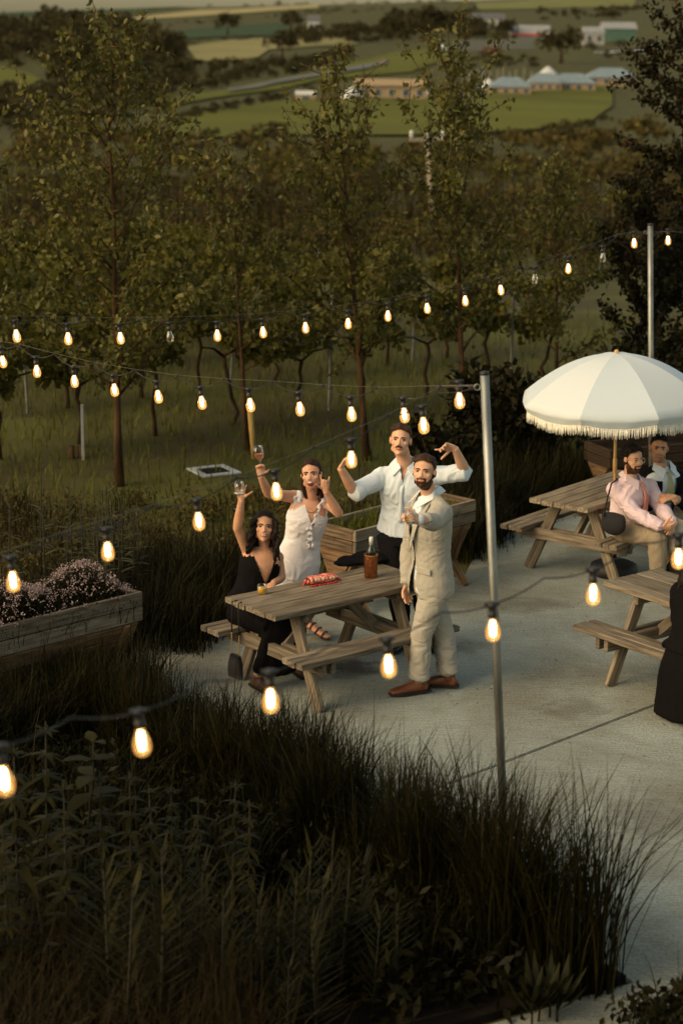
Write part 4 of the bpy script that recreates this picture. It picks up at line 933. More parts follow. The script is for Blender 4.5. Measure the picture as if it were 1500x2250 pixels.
# ---- the woman in the black dress, seated at the bench end
def woman_black():
    sf = V3(.642, -.767, 0); fw = V3(.10, -1, 0).normalized(); sd = fw.cross(V3(0, 0, 1)); hs = sf.cross(V3(0, 0, 1)).lerp(sd, .3)
    pel = on_table(T1, -.40, .485, SH + .10); neck = at(581, 1203, 14.12)
    J = dict(pelvis=pel, neck=neck, head=at(581, 1157, 14.05))
    J['hi0'] = pel + hs * .085 - V3(0, 0, .01); J['hi1'] = pel - hs * .085 - V3(0, 0, .01)
    J['kn0'] = J['hi0'] + sf * .40 + V3(0, 0, -.03); J['kn1'] = J['hi1'] + sf * .40 + V3(0, 0, -.03)
    J['an1'] = V3(-.33, 14.02, .09); J['an0'] = J['kn0'] + V3(-.10, .05, -.40); J['an0'].z = .09
    J['sh0'] = at(547, 1216, 14.10); J['sh1'] = at(608, 1226, 14.16); J['el0'] = at(522, 1160, 13.98); J['wr0'] = at(530, 1099, 13.92)
    J['el1'] = at(618, 1268, 14.12); J['wr1'] = at(600, 1282, 13.95)
    p = Person('smiling seated woman in black dress with curly hair raising a glass', J, (.02, -1, .18), sd, hs, True, 'skin_c', 1.0, (.06, 0, 1))
    p.hand(0, (-.05, -.1, 1), (0, -1, .05), (.2, .65, .75, .8, .5), .35); p.hand(1, (-.3, -.8, -.2), (0, 0, -1), (.4, .5, .5, .5, .5))
    rnd = random.Random(11); st = []
    for q in (-1, 1):
        for i in range(17):
            a0 = rnd.uniform(-.075, .05); x0 = q * rnd.uniform(.060, .082); pts = []; L = rnd.uniform(.20, .33); ph = rnd.uniform(0, 6)
            for j in range(9):
                u = j / 8; pts.append(p.hp(x0 * (1 + .55 * u) + .013 * math.sin(ph + u * 13), a0 + .03 * u * (1 if q < 0 else .4) + .013 * math.cos(ph + u * 12), .055 - u * L))
            st.append(limb(pts, [.014] * 3 + [.015] * 3 + [.012, .010, .006], 7))
    st.append(loft([(p.hp(0, -.07, .03), .075, .05), (p.hp(0, -.08, -.06), .085, .045), (p.hp(0, -.07, -.16), .09, .04)], p.hl(1, 0, 0)))
    p.hair(M['hair_dark'], 'smooth', 4, 1.03, st, .004); p.body(None, 'smile')
    ax = neck - pel; R = [(-.10, .190, .150), (.06, .180, .140), (.28, .146, .112), (.42, .140, .104), (.62, .158, .136), (.76, .154, .124), (.86, .128, .105)]
    dr = [loft([(pel + ax * t, a, b) for t, a, b in R], [hs.lerp(sd, max(0, t)) for t, a, b in R], 20, .1)]
    def keep(fc):
        q = p.local(fc, neck); ax_ = np.abs(q[:, 0]); return ~((q[:, 2] > -.24) & (ax_ < np.interp(q[:, 2], [-.24, -.03], [0, .085])) & (q[:, 1] > 0)) & ~((q[:, 2] > -.09) & (q[:, 1] < 0))
    p.wear('dress', dr, M['black_dress'], (.007, 10, (1, 1, 1)), keep)
    sk = [p.leg(0, .03, 1.0), p.leg(1, .03, 1.0), loft([(pel, .19, .13), (pel + sf * .2, .18, .10), (pel + sf * .42 - V3(0, 0, .02), .18, .09)], hs), loft([(pel + sf * .40 - V3(0, 0, .0), .17, .08), (pel + sf * .42 - V3(0, 0, .14), .18, .07), (pel + sf * .38 - V3(0, 0, .27), .19, .08), (pel + sf * .33 - V3(0, 0, .40), .19, .09)], hs)]
    p.wear('skirt', sk, M['black_dress'], (.012, 9, (1, 1, .6)))
    for q in (-1, 1):
        mb = MB(); a = lerp(pel, neck, .72) + sd * q * .095 + p.fwd * .105; b_ = neck + sd * q * .088 + V3(0, 0, .012); c_ = lerp(pel, neck, .74) + sd * q * .095 - p.fwd * .09
        mb.tube([v - p.org for v in (a, lerp(a, b_, .6) + p.fwd * .02, b_, c_)], .008, 6); mb.build('strap', M['black_dress'], p.t)
    p.shoe(1, (.5, -.86), M['brown_strap'], ln=.25); p.shoe(0, (.6, -.8), M['brown_strap'], ln=.25)
    wineglass('nearly empty wine glass raised by the seated woman in black', at(524, 1118, 13.80), V3(.03, 0, 1), M['white_wine'], .2)
woman_black()

# ---- seated men under the parasol
def seated(label, seat, fw, px_neck, px_head, Y, face, sh, el, wr, skinm='skin_a', k=.43, kn=None, up=(0, 0, 1), sfw=None, hs=None):
    fw = Vector(fw).normalized(); sfw = Vector(sfw).normalized() if sfw else fw; sd = fw.cross(V3(0, 0, 1)); hs = sfw.cross(V3(0, 0, 1))
    pel = Vector(seat) + V3(0, 0, .10); J = dict(pelvis=pel, neck=at(*px_neck, Y), head=at(*px_head, Y - .06))
    J['hi0'] = pel + hs * .09 - V3(0, 0, .01); J['hi1'] = pel - hs * .09 - V3(0, 0, .01)
    kz = V3(0, 0, -.01)
    J['kn0'] = J['hi0'] + sfw * k + kz + hs * .06; J['kn1'] = J['hi1'] + sfw * k + kz - hs * .04
    if kn: J['kn0'] += Vector(kn[0]); J['kn1'] += Vector(kn[1])
    for i in (0, 1): J['an%d' % i] = J['kn%d' % i] + sfw * .04; J['an%d' % i].z = .10
    for i in (0, 1): J['sh%d' % i] = at(*sh[i]); J['el%d' % i] = at(*el[i]); J['wr%d' % i] = at(*wr[i])
    return Person(label, J, face, sd, hs, False, skinm, 1.0, up)
def man_pink():
    fw = V3(.783, -.622, 0); seat = on_table(T2, -.42, -.49, SH)
    Y = 16.50
    p = seated('seated man in pink shirt and coral tie wearing glasses', seat, fw, (1382, 1056), (1390, 1008), Y, (.50, -.85, -.02),
               ((1352, 1076, 16.42), (1424, 1072, 16.66)), ((1396, 1130, 16.26), (1452, 1118, 16.52)), ((1452, 1158, 16.10), (1474, 1146, 16.22)), 'skin_a', .40)
    J = p.J; sd = p.side
    p.hand(0, (.8, -.1, .02), (.1, .5, .3), (.7, 1.2, 1.2, 1.3, 1.3)); p.hand(1, (-.1, -.7, -.35), (-.4, 0, -.6), (.7, 1.0, 1.0, 1.1, 1.1))
    p.hair(M['hair_dark'], 'curly', 6, 1.0); p.body('beard')
    sh = [p.torso(.024, 0, 7, [.03, .03, .036, .03, .026, .026, .016]), p.arm(0, .022), p.arm(1, .022), ell(J['sh0'], (.082,) * 3), ell(J['sh1'], (.082,) * 3), limb([J['neck'] + sd * .06, J['sh0']], [.055, .068]), limb([J['neck'] - sd * .06, J['sh1']], [.055, .068]),
          loft([(J['neck'] - V3(0, 0, .02), .074, .072), (J['neck'] + V3(0, 0, .03), .066, .066)], sd)]
    p.wear('shirt', sh, M['pink_shirt'], (.016, 10, (1, 1, 1)))
    p.collar(M['pink_shirt'])
    TA = lambda t, f: lerp(J['pelvis'], J['neck'], t) + p.fwd * f
    mb = MB(); vs, fs = loft([(TA(.99, .112), .020, .012), (TA(.90, .142), .014, .010), (TA(.72, .182), .028, .009), (TA(.52, .182), .036, .009), (TA(.26, .182), .040, .009)], sd, 10)
    mb.add([v - p.org for v in vs], fs, True); mb.build('tie', M['pink_tie'], p.t)
    p.wear('trousers', [p.torso(.024, 0, 2), p.leg(0, .022, 1.92), p.leg(1, .022, 1.92)], M['khaki'], (.013, 9, (1, 1, 1)))
    p.shoe(0, p.fwd, M['black_shoe']); p.shoe(1, p.fwd, M['black_shoe'])
    M['frame'] = mat('clear_spectacle_frame', (.62, .44, .26), rough=.3)
    gl = MB()
    for q in (-1, 1):
        pts = [p.hp(q * .033 + .025 * math.cos(a), .101 - abs(q * .033 + .025 * math.cos(a)) * .16, .0 + .022 * math.sin(a)) - p.org for a in np.linspace(0, 2 * PI, 17)]
        gl.tube(pts, .0032, 5, False); gl.tube([p.hp(q * .058, .092, .006) - p.org, p.hp(q * .080, .05, .010) - p.org, p.hp(q * .082, -.01, .008) - p.org], .002, 5)
    gl.tube([p.hp(-.009, .101, .004) - p.org, p.hp(0, .104, .007) - p.org, p.hp(.009, .101, .004) - p.org], .002, 5); gl.build('spectacles', M['frame'], p.t)
    # shoulder bag
    bc = at(1347, 1152, 16.22); t = thing('shoulder_bag', 'round black shoulder bag at the hip of the man in pink', 'shoulder bag', bc)
    blob('bag_body', [ell(bc, (.120, .055, .098), Matrix((p.fwd, sd, V3(0, 0, 1))).transposed()), loft([(bc + V3(0, 0, .02), .12, .05), (bc + V3(0, 0, .088), .115, .04)], p.fwd)], .007, M['suede'], t, bc, 3)
    mb = MB(); s0 = J['sh0'] + V3(0, 0, .088) - sd * .04; pts = [bc + V3(-.085, 0, .07), at(1334, 1095, 16.24), at(1343, 1062, 16.32), s0 + sd * .02, s0 - sd * .02 - p.fwd * .03, J['neck'] - p.fwd * .14 - V3(0, 0, .2)]
    mb.tube([v - bc for v in pts], .0075, 6); mb.build('strap', M['suede'], t)
    mb = MB()
    for k_ in range(5): mb.lathe([(.002, -.009), (.006, -.005), (.006, .005), (.002, .009)], at(1369 + k_ * 1.2, 1122 + k_ * 4, 16.15) - bc, 6)
    mb.build('chain', M['gold'], t)
man_pink()
def man_dark():
    fw = V3(.45, -.89, 0); seat = on_table(T2, .10, -.49, SH)
    p = seated('seated man in dark jacket and sage green tie under the parasol', seat, fw, (1452, 1031), (1447, 984), 16.86, (-.05, -1, .03),
               ((1412, 1054, 16.84), (1494, 1056, 16.94)), ((1424, 1108, 16.66), (1512, 1110, 16.76)), ((1458, 1090, 16.52), (1478, 1092, 16.50)), 'skin_c', .40, sfw=(.783, -.622, 0), up=(.05, 0, 1))
    J = p.J; sd = p.side; J['kn0'] = at(1490, 1160, 16.36); J['an0'] = at(1482, 1238, 16.12)
    p.hand(0, (.8, -.2, -.1), (0, .3, -.7), (.7, 1.1, 1.2, 1.3, 1.3)); p.hand(1, (-.8, -.2, -.1), (0, .3, -.7), (.7, 1.1, 1.2, 1.3, 1.3))
    p.hair(M['hair_dark'], 'quiff', 8, .99); p.body('beard_thin')
    p.wear('shirt', [p.torso(.020, 1, 7), loft([(J['neck'] - V3(0, 0, .02), .076, .074), (J['neck'] + V3(0, 0, .028), .068, .067)], sd)], M['white_shirt'])
    jk = [p.torso(.036, 0, 6), p.arm(0, .024, t1=1.7), p.arm(1, .024, t1=1.7), ell(J['sh0'], (.088,) * 3), ell(J['sh1'], (.088,) * 3), limb([J['neck'] + sd * .07, J['sh0'] + V3(0, 0, .02)], [.05, .066]), limb([J['neck'] - sd * .07, J['sh1'] + V3(0, 0, .02)], [.05, .066])]
    def keep(fc):
        q = p.local(fc, J['neck']); z = q[:, 2]; w = np.interp(z, [-.60, -.30, -.03, .1], [.07, .085, .07, .1])
        return ~((q[:, 1] > .02) & (q[:, 1] < .30) & (np.abs(q[:, 0] + .0) < w)) & ~((z > -.005) & (np.hypot(q[:, 0], q[:, 1]) < .085))
    p.wear('jacket', jk, M['navy'], (.007, 9, (1, 1, 1)), keep)
    TA = lambda t, f: lerp(J['pelvis'], J['neck'], t) + p.fwd * f
    mb = MB(); vs, fs = loft([(TA(1.0, .112), .020, .012), (TA(.91, .140), .015, .010), (TA(.72, .172), .036, .009), (TA(.50, .170), .044, .009), (TA(.36, .168), .012, .008)], sd, 10)
    mb.add([v - p.org for v in vs], fs, True); mb.build('tie', M['green_tie'], p.t)
    p.collar(M['white_shirt'])
    p.wear('trousers', [p.torso(.024, 0, 2), p.leg(0, .022, 1.92), p.leg(1, .022, 1.92)], M['khaki_light'], (.008, 9, (1, 1, 1)))
    p.shoe(0, (.78, -.62), M['black_shoe']); p.shoe(1, (.78, -.62), M['black_shoe'])
man_dark()
def figure_black():
    fw = V3(.783, .622, 0); seat = on_table(T3, .34, -.46, SH)
    p = seated('seated figure in black coat at the picture edge, back to camera', seat, fw, (1526, 1278), (1532, 1228), 13.42, (.75, .66, 0),
               ((1556, 1300, 13.3), (1497, 1302, 13.5)), ((1570, 1360, 13.4), (1492, 1362, 13.62)), ((1560, 1400, 13.7), (1520, 1350, 13.85)), 'skin_a', .40)
    J = p.J; sd = p.side
    p.hand(0, fw, (0, 0, -1), (.5, .5, .5, .5, .5)); p.hand(1, fw, (0, 0, -1), (.5, .5, .5, .5, .5))
    rnd = random.Random(5); st = []
    for i in range(26):
        a = rnd.uniform(PI * .95, PI * 2.05); pts = []; ph = rnd.uniform(0, 6)
        for j in range(9):
            u = j / 8; pts.append(p.hp(.08 * math.cos(a) * (1 + .5 * u) + .012 * math.sin(ph + 14 * u), .085 * math.sin(a) * (1 + .25 * u) + .012 * math.cos(ph + 13 * u), .06 - .36 * u))
        st.append(limb(pts, [.018] * 6 + [.014, .011, .007], 7))
    p.hair(M['hair_dark'], 'curly', 9, 1.05, st); p.body(None)
    co = [p.torso(.036, 0, 6), p.arm(0, .026), p.arm(1, .026), ell(J['sh0'], (.085,) * 3), ell(J['sh1'], (.085,) * 3), limb([J['neck'] + sd * .07, J['sh0']], [.05, .066]), limb([J['neck'] - sd * .07, J['sh1']], [.05, .066])]
    p.wear('coat', co, M['black_dress'], (.009, 9, (1, 1, 1)))
    pl = J['pelvis']; c0 = on_table(T3, .02, -.68, 0)
    sk = [loft([(pl + V3(0, 0, .12), .17, .13), (pl + V3(0, 0, -.03), .24, .19)], p.hside), loft([(pl - fw * .06 + V3(0, 0, .02), .17, .08), (pl - fw * .17 - V3(0, 0, .14), .17, .05), (pl - fw * .19 - V3(0, 0, .34), .18, .06), (pl - fw * .20 - V3(0, 0, .50), .19, .07)], p.hside), p.leg(0, .03, 1.9), p.leg(1, .03, 1.9),
          loft([(pl + p.hside * -.10, .10, .09), (pl - p.hside * .26 - V3(0, 0, .055), .09, .035)], fw)]
    p.wear('skirt', sk, M['black_dress'], (.014, 8, (1, 1, .5)))
    p.shoe(0, fw, M['black_shoe']); p.shoe(1, fw, M['black_shoe'])
figure_black()

# dark jacket left lying on the table behind the cooler
c = gp(805, 1238, TH); c.z = TH; t = thing('folded_jacket', 'dark jacket heaped on the table behind the copper cooler', 'jacket', c, T1[2])
blob('cloth', [ell(c + V3(-.08, -.02, .03), (.15, .08, .036)), ell(c + V3(.06, .03, .04), (.14, .09, .045)), ell(c + V3(.0, .02, .055), (.10, .06, .04)), ell(c + V3(-.17, -.06, .018), (.09, .05, .022))], .008, M['navy'], t, c, 3, (.014, 14, (1, 1, 1)))
t.rotation_euler.z = 0
# ------------------------------------------------------------------ plants
LEAF = np.array([(0, 0, 0), (.30, .5, .04), (.65, .42, .05), (1, 0, 0), (.65, -.42, .05), (.30, -.5, .04)], float)  # base, sides, tip
def frames(n, r, down=0.0, flat=0.0):
    d = r.normal(size=(n, 3)); d[:, 2] -= down; d /= np.linalg.norm(d, axis=1)[:, None]
    u = r.normal(size=(n, 3)); u[:, 2] *= (1 - flat); u -= d * (u * d).sum(1)[:, None]; u /= np.linalg.norm(u, axis=1)[:, None]
    return d, u, np.cross(d, u)
def leaves(P, size, r, aspect=.45, down=.5, quad=True):
    n = len(P); d, u, w = frames(n, r, down); L = (size * r.uniform(.65, 1.3, n))[:, None]
    if quad:
        a = P; b = P + d * L * .45 + u * L * aspect * .5 + w * L * .06; c = P + d * L; e = P + d * L * .45 - u * L * aspect * .5 + w * L * .06
        V = np.stack([a, b, c, e], 1).reshape(-1, 3); F = np.arange(n * 4).reshape(-1, 4); return V, F
    V = (P[:, None] + d[:, None] * LEAF[None, :, 0:1] * L[:, None] + u[:, None] * LEAF[None, :, 1:2] * L[:, None] * aspect + w[:, None] * LEAF[None, :, 2:3] * L[:, None]).reshape(-1, 3)
    i = np.arange(n)[:, None] * 6; F = np.concatenate([i + [0, 1, 2, 3], i + [0, 3, 4, 5]], 0); return V, F
def blades(B, h, w, bend, r, seg=4, lean=.15):
    n = len(B); az = r.uniform(0, 2 * PI, n); h = h * r.uniform(.6, 1.15, n); bd = bend * r.uniform(.2, 1.3, n); ln = lean * r.normal(size=n)
    hx, hy = np.cos(az), np.sin(az); az2 = az + PI / 2 + r.normal(size=n) * .5; wx, wy = np.cos(az2), np.sin(az2); ww = w * r.uniform(.6, 1.2, n)
    V = []
    for i in range(seg + 1):
        s = i / seg; o = h * (bd * s * s + ln * s); z = h * (s - .45 * bd * s ** 3); q = ww * (1 - s ** 1.6) * (.5) + .0006
        c = np.stack([B[:, 0] + hx * o, B[:, 1] + hy * o, B[:, 2] + z], 1); d = np.stack([wx * q, wy * q, 0 * q], 1)
        V += [c - d, c + d]
    V = np.stack(V, 1); m = 2 * (seg + 1); i = np.arange(n)[:, None] * m
    F = np.concatenate([i + [2 * k, 2 * k + 1, 2 * k + 3, 2 * k + 2] for k in range(seg)], 0)
    return V.reshape(-1, 3), F
def merge(parts):
    V = []; F = []; o = 0
    for v, f in parts: V.append(v); F.append(f + o); o += len(v)
    return np.concatenate(V), np.concatenate(F)
def in_poly(x, y, poly):
    p = np.asarray(poly); c = np.zeros(len(x), bool); j = len(p) - 1
    for i in range(len(p)):
        xi, yi = p[i]; xj, yj = p[j]; t = ((yi > y) != (yj > y)) & (x < (xj - xi) * (y - yi) / (yj - yi + 1e-12) + xi); c ^= t; j = i
    return c
def scatter(poly, n, r):
    p = np.asarray(poly, float); out = np.zeros((0, 2))
    while len(out) < n:
        q = r.uniform(p.min(0), p.max(0), (n * 3, 2)); out = np.concatenate([out, q[in_poly(q[:, 0], q[:, 1], p)]])
    return out[:n]
def clumps(C, per, rad, r, h, z=0.0):            # blade feet gathered in tufts
    n = len(C) * per; k = np.repeat(np.arange(len(C)), per); o = r.normal(size=(n, 2)) * rad
    return np.stack([C[k, 0] + o[:, 0], C[k, 1] + o[:, 1], np.full(n, z)], 1), np.repeat(h, per) if hasattr(h, '__len__') else h

def lump(c, rad, n, size, r, aspect=.7, clump=9):
    # a bush of small leaf faces gathered in clumps on an uneven shell
    cc = r.normal(size=(clump, 3)); cc[:, 2] = np.abs(cc[:, 2]) * .9 - .15; cc /= np.linalg.norm(cc, axis=1)[:, None]; cc *= r.uniform(.45, .78, (clump, 1)); k = r.integers(0, clump, n)
    d = r.normal(size=(n, 3)); d /= np.linalg.norm(d, axis=1)[:, None]; P = (cc[k] + d * (.36 * r.uniform(.55, 1.05, (n, 1)))) * np.asarray(rad) + np.asarray(c)
    return leaves(P, np.full(n, size), r, aspect, .1, True)
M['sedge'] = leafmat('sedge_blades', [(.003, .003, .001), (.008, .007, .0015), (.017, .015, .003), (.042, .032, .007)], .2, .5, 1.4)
M['sedge_dry'] = leafmat('dry_grass', [(.010, .007, .003), (.022, .015, .005), (.040, .027, .010)], .2, .6)
M['lawn'] = leafmat('meadow_grass', [(.045, .050, .006), (.085, .090, .012), (.14, .134, .022)], .3, .55, .5)
M['leaf_tree'] = leafmat('pear_leaves', [(.030, .030, .006), (.068, .066, .012), (.115, .106, .022), (.22, .185, .05)], .35, .5, 1.0, .2)
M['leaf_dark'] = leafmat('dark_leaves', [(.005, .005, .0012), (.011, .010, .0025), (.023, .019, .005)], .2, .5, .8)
M['leaf_vine'] = leafmat('vine_leaves', [(.050, .047, .008), (.10, .090, .016), (.17, .14, .034)], .35, .5, .8)
M['leaf_scrub'] = leafmat('scrub_leaves', [(.038, .030, .009), (.070, .054, .015), (.112, .084, .024)], .2, .7, .05)
M['leaf_far'] = leafmat('far_woodland', [(.020, .018, .008), (.036, .031, .012), (.058, .049, .018)], .15, .8, .03)
M['leaf_weed'] = leafmat('weed_leaves', [(.009, .009, .002), (.020, .018, .004), (.046, .038, .009)], .3, .5, 3)
M['leaf_dock'] = leafmat('dock_leaves', [(.010, .011, .004), (.018, .018, .006), (.030, .027, .010)], .2, .6, 3)
M['leaf_grey'] = leafmat('grey_green_leaves', [(.030, .030, .012), (.060, .056, .024), (.11, .10, .05)], .3, .6, 3)
M['blossom'] = leafmat('thyme_blossom', [(.16, .11, .10), (.32, .23, .215), (.52, .42, .39)], .3, .7, 5)
M['bark'] = mat('tree_bark', (.085, .045, .018), (.030, .017, .008), .9, 12, (1, 1, .25), .8, 30, spec=.15)
M['bark_dark'] = mat('vine_bark', (.060, .036, .020), (.025, .016, .010), .95, 14, (1, 1, .3), .8, 30, spec=.1)
def stuffo(name, V, F, m, label=None, parent=None):
    o = obj_np(name, V, F, m, parent); tag(o, label, kind='stuff'); return o

# ---- sedge along the terrace edge and through the bed
R_ = np.random.default_rng(3)
EDGE = [(1.50, 9.20), (.72, 10.17), (-.10, 11.18), (-.72, 11.95), (-1.32, 12.70), (-1.80, 13.25)]
E_ = np.array(EDGE); seg = np.linalg.norm(np.diff(E_, axis=0), axis=1); cum = np.concatenate([[0], seg.cumsum()])
def edge_pts(n, off_lo, off_hi, r):
    t = r.uniform(0, cum[-1], n); x = np.interp(t, cum, E_[:, 0]); y = np.interp(t, cum, E_[:, 1]); o = r.uniform(off_lo, off_hi, n)
    return np.stack([x - .77 * o, y - .64 * o], 1)
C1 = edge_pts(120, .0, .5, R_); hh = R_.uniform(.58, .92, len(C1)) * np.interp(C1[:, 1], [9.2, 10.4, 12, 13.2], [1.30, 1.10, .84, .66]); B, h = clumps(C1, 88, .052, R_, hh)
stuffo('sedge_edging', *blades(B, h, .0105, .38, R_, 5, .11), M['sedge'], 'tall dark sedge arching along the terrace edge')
bedpoly = [(1.25, 9.35), (-1.9, 13.1), (-3.8, 12.6), (-3.4, 10.2), (-1.6, 8.2), (.2, 8.9)]
C2 = scatter(bedpoly, 270, R_); hh = R_.uniform(.32, .62, len(C2)); B, h = clumps(C2, 34, .09, R_, hh)
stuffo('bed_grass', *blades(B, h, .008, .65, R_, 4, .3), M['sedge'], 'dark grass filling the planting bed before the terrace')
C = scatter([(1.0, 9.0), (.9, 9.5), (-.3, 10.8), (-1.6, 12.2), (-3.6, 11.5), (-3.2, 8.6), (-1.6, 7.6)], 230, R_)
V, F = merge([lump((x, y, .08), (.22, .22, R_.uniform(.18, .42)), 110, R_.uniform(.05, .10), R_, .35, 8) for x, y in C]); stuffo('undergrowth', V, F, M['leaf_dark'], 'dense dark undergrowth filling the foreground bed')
# grass round the first planter, behind the first table, between the planters and by the second table
def gpoly(pp, z=0): return [tuple(gp(x, y, z)[:2]) for x, y in pp]
for name, poly, n, hlo, hhi, mt, lab in (
        ('planter_edge_grass', [(-2.9, 11.9), (-1.35, 13.5), (-1.55, 13.75), (-1.8, 13.2), (-3.3, 11.6), (-2.6, 11.4), (-1.3, 13.0)], 190, .40, .70, 'sedge', 'dark grass against the thyme planter'),
        ('rank_grass', [(-1.25, 14.35), (-1.9, 14.0), (-2.6, 14.9), (-1.9, 16.4), (-.55, 16.25), (-.45, 15.8)], 170, .35, .75, 'sedge', 'rank dark grass behind the seated woman'),
        ('rank_grass', [(1.15, 16.85), (1.30, 17.5), (1.92, 18.9), (2.6, 20.0), (1.6, 20.2), (.6, 18.2)], 190, .35, .8, 'sedge', 'rank dark grass between the planter and parasol table'),
        ('rank_grass', [(2.0, 18.9), (3.6, 20.6), (5.5, 22.8), (5.0, 24.0), (1.7, 20.6)], 170, .30, .6, 'sedge', 'rank dark grass behind the parasol table')):
    C = scatter(poly, n, R_); B, h = clumps(C, 34, .08, R_, R_.uniform(hlo, hhi, n)); stuffo(name, *blades(B, h, .0085, .5, R_, 4, .22), M[mt], lab)
C = scatter([(-5.2, 15.8), (-2.2, 15.2), (-.6, 16.4), (.5, 17.6), (.4, 19.0), (-1.0, 19.4), (-5.4, 18.6)], 150, R_)
V, F = merge([lump((x, y, .05), (.26, .26, R_.uniform(.12, .42)), 80, .055, R_, .4, 8) for x, y in C]); stuffo('weed_patch', V, F, M['leaf_scrub'], 'brownish weeds between the planters and the meadow')
C = scatter([(-5.2, 15.8), (-2.2, 15.2), (-.6, 16.4), (.5, 17.6), (.4, 19.0), (-1.0, 19.4), (-5.4, 18.6)], 170, R_); B, h = clumps(C, 20, .10, R_, R_.uniform(.2, .5, 170)); stuffo('weed_stalks', *blades(B, h, .008, .5, R_, 3, .3), M['sedge_dry'], 'dark stalks rising from the weeds behind the women')
# meadow between the terrace and the vines
mp_ = [(-7, 16), (-1.6, 15.2), (-.3, 16.3), (1.2, 17), (3, 20), (9, 26), (12, 36), (-12, 36)]
C = scatter(mp_, 26000, R_); C = C[R_.uniform(0, 1, len(C)) < np.clip(1.6 - (C[:, 1] - 17) / 16, .25, 1)]
B = np.stack([C[:, 0], C[:, 1], terr(C[:, 0], C[:, 1]) - .01], 1)
stuffo('meadow_grass', *blades(B, .15 + .09 * R_.random(len(B)), .012, .6, R_, 2, .3), M['lawn'], 'short green meadow grass between terrace and vines')
B = B[R_.integers(0, len(B), 2600)]; stuffo('dry_stalks', *blades(B, .34, .006, .3, R_, 3, .25), M['sedge_dry'], 'thin dry stalks standing in the meadow')

# ---- trees with ascending limbs
def tree(label, base, top, cw, nleaf, seed, lsize=.072, c0=.22, lm='leaf_tree', name='pear_tree', nb=22, tr=.05, dens=1.0, upr=.9):
    r = np.random.default_rng(seed); base = Vector(base); top = Vector(top); H = (top - base).length; t = thing(name, label, 'tree', base, 0, 'young trees behind the terrace')
    ax = top - base; trunk = []
    for i in range(9):
        s = i / 8; trunk.append(ax * s + V3(r.normal() * .03 * H * .12 * s, r.normal() * .03 * H * .12 * s, 0) * (0 if i == 0 else 1))
    MB().tube(trunk, [tr * (1 - .88 * s / 8) * (1.35 if s == 0 else 1) for s in range(9)], 9).build('trunk', M['bark'], t)
    lb = MB(); tips = []
    def pt(s): k = min(int(s * 8), 7); return trunk[k].lerp(trunk[k + 1], s * 8 - k)
    for b in range(nb):
        s = c0 + (.93 - c0) * (b + r.random()) / nb; az = b * 2.4 + r.normal() * .4; p = pt(s); prof = math.sin(PI * min(1, (s - c0 + .10) / (1 - c0 + .10)) ** .62) ** .8
        L = cw * prof * r.uniform(.75, 1.15) / max(.4, 1 - upr * .45) + .18; d = V3(math.cos(az), math.sin(az), upr * r.uniform(.7, 1.5) * (.7 + 1.1 * s * s)).normalized()
        pts = [p]; q = p
        for k in range(6):
            d = (d + V3(r.normal() * .12, r.normal() * .12, .05 + r.normal() * .06)).normalized(); q = q + d * L / 6; pts.append(q)
        r0 = tr * (1 - .85 * s) * .5; lb.tube(pts, [max(.004, r0 * (1 - .8 * k / 6)) for k in range(7)], 6)
        tips += [(pts[k], pts[k + 1], .5 + k * .12) for k in range(1, 6)]
        for m in range(5):
            k = r.integers(1, 6); sp = pts[k]; sdv = (d + V3(*r.normal(size=3)) * .75).normalized(); sl = L * r.uniform(.18, .42); e = sp + sdv * sl; mid = sp.lerp(e, .5) + V3(0, 0, .02)
            lb.tube([sp, mid, e], [.006, .0045, .003], 5); tips += [(sp, mid, .9), (mid, e, 1.2)]
    tips += [(trunk[-2], trunk[-1], 2.0), (trunk[-3], trunk[-2], 1.2)]
    lb.build('limbs', M['bark'], t)
    w = np.array([(b_ - a_).length * k for a_, b_, k in tips]); w = w * np.array([max(.25, 1.25 - .85 * a_.z / H) for a_, b_, k in tips]); w = w / w.sum(); idx = r.choice(len(tips), nleaf, p=w)
    A_ = np.array([tuple(tips[i][0]) for i in range(len(tips))])[idx]; B_ = np.array([tuple(tips[i][1]) for i in range(len(tips))])[idx]
    P = A_ + (B_ - A_) * r.random((nleaf, 1)) + r.normal(size=(nleaf, 3)) * .045
    V, F = leaves(P, np.full(nleaf, lsize), r, .5, .7, False); me = obj_np('crown', V, F, M[lm], t)
    return t
def tbase(px, py): b = gp(px, py, -.03); b.z = float(terr(b.x, b.y)) - .02; return b
def ttree(label, pb, pt_, cwpx, *a, **k):
    b = tbase(*pb); dpx = math.hypot(b.y, 4) / FPX; return tree(label, b, at(*pt_, b.y), cwpx * dpx, *a, **k)
ttree('tallest pear tree at the left, its broad leafy crown reaching the hills', (262, 1068), (238, 25), 185, 6800, 21, nb=40, tr=.045, c0=.18)
ttree('slim pear tree with a forked trunk behind the toasting women', (543, 985), (500, 300), 120, 2000, 22, nb=18, tr=.032, c0=.25)
ttree('pear tree behind the tall man, its thin top bare of leaves', (806, 1008), (735, 120), 125, 3700, 23, nb=32, tr=.040, c0=.22, upr=1.15)
ttree('pear tree left of the near pole, its top against the tents', (1022, 992), (985, 55), 130, 4300, 24, nb=32, tr=.040, c0=.24, upr=1.1)
ttree('small pear tree behind the parasol, right of the lamp post', (1225, 940), (1215, 340), 105, 2500, 25, nb=22, tr=.032, c0=.25)
ttree('pear tree cut by the left picture edge', (-70, 1030), (-70, 300), 110, 2600, 26, nb=20, tr=.035, c0=.25)
b = V3(5.5, 27.5, float(terr(5.5, 27.5))); tree('large dark broadleaf tree filling the right picture edge', b, at(1520, -160, 27.5), 1.25, 21000, 31, .075, .12, 'leaf_dark', 'broadleaf_tree', 44, .11, upr=.5)
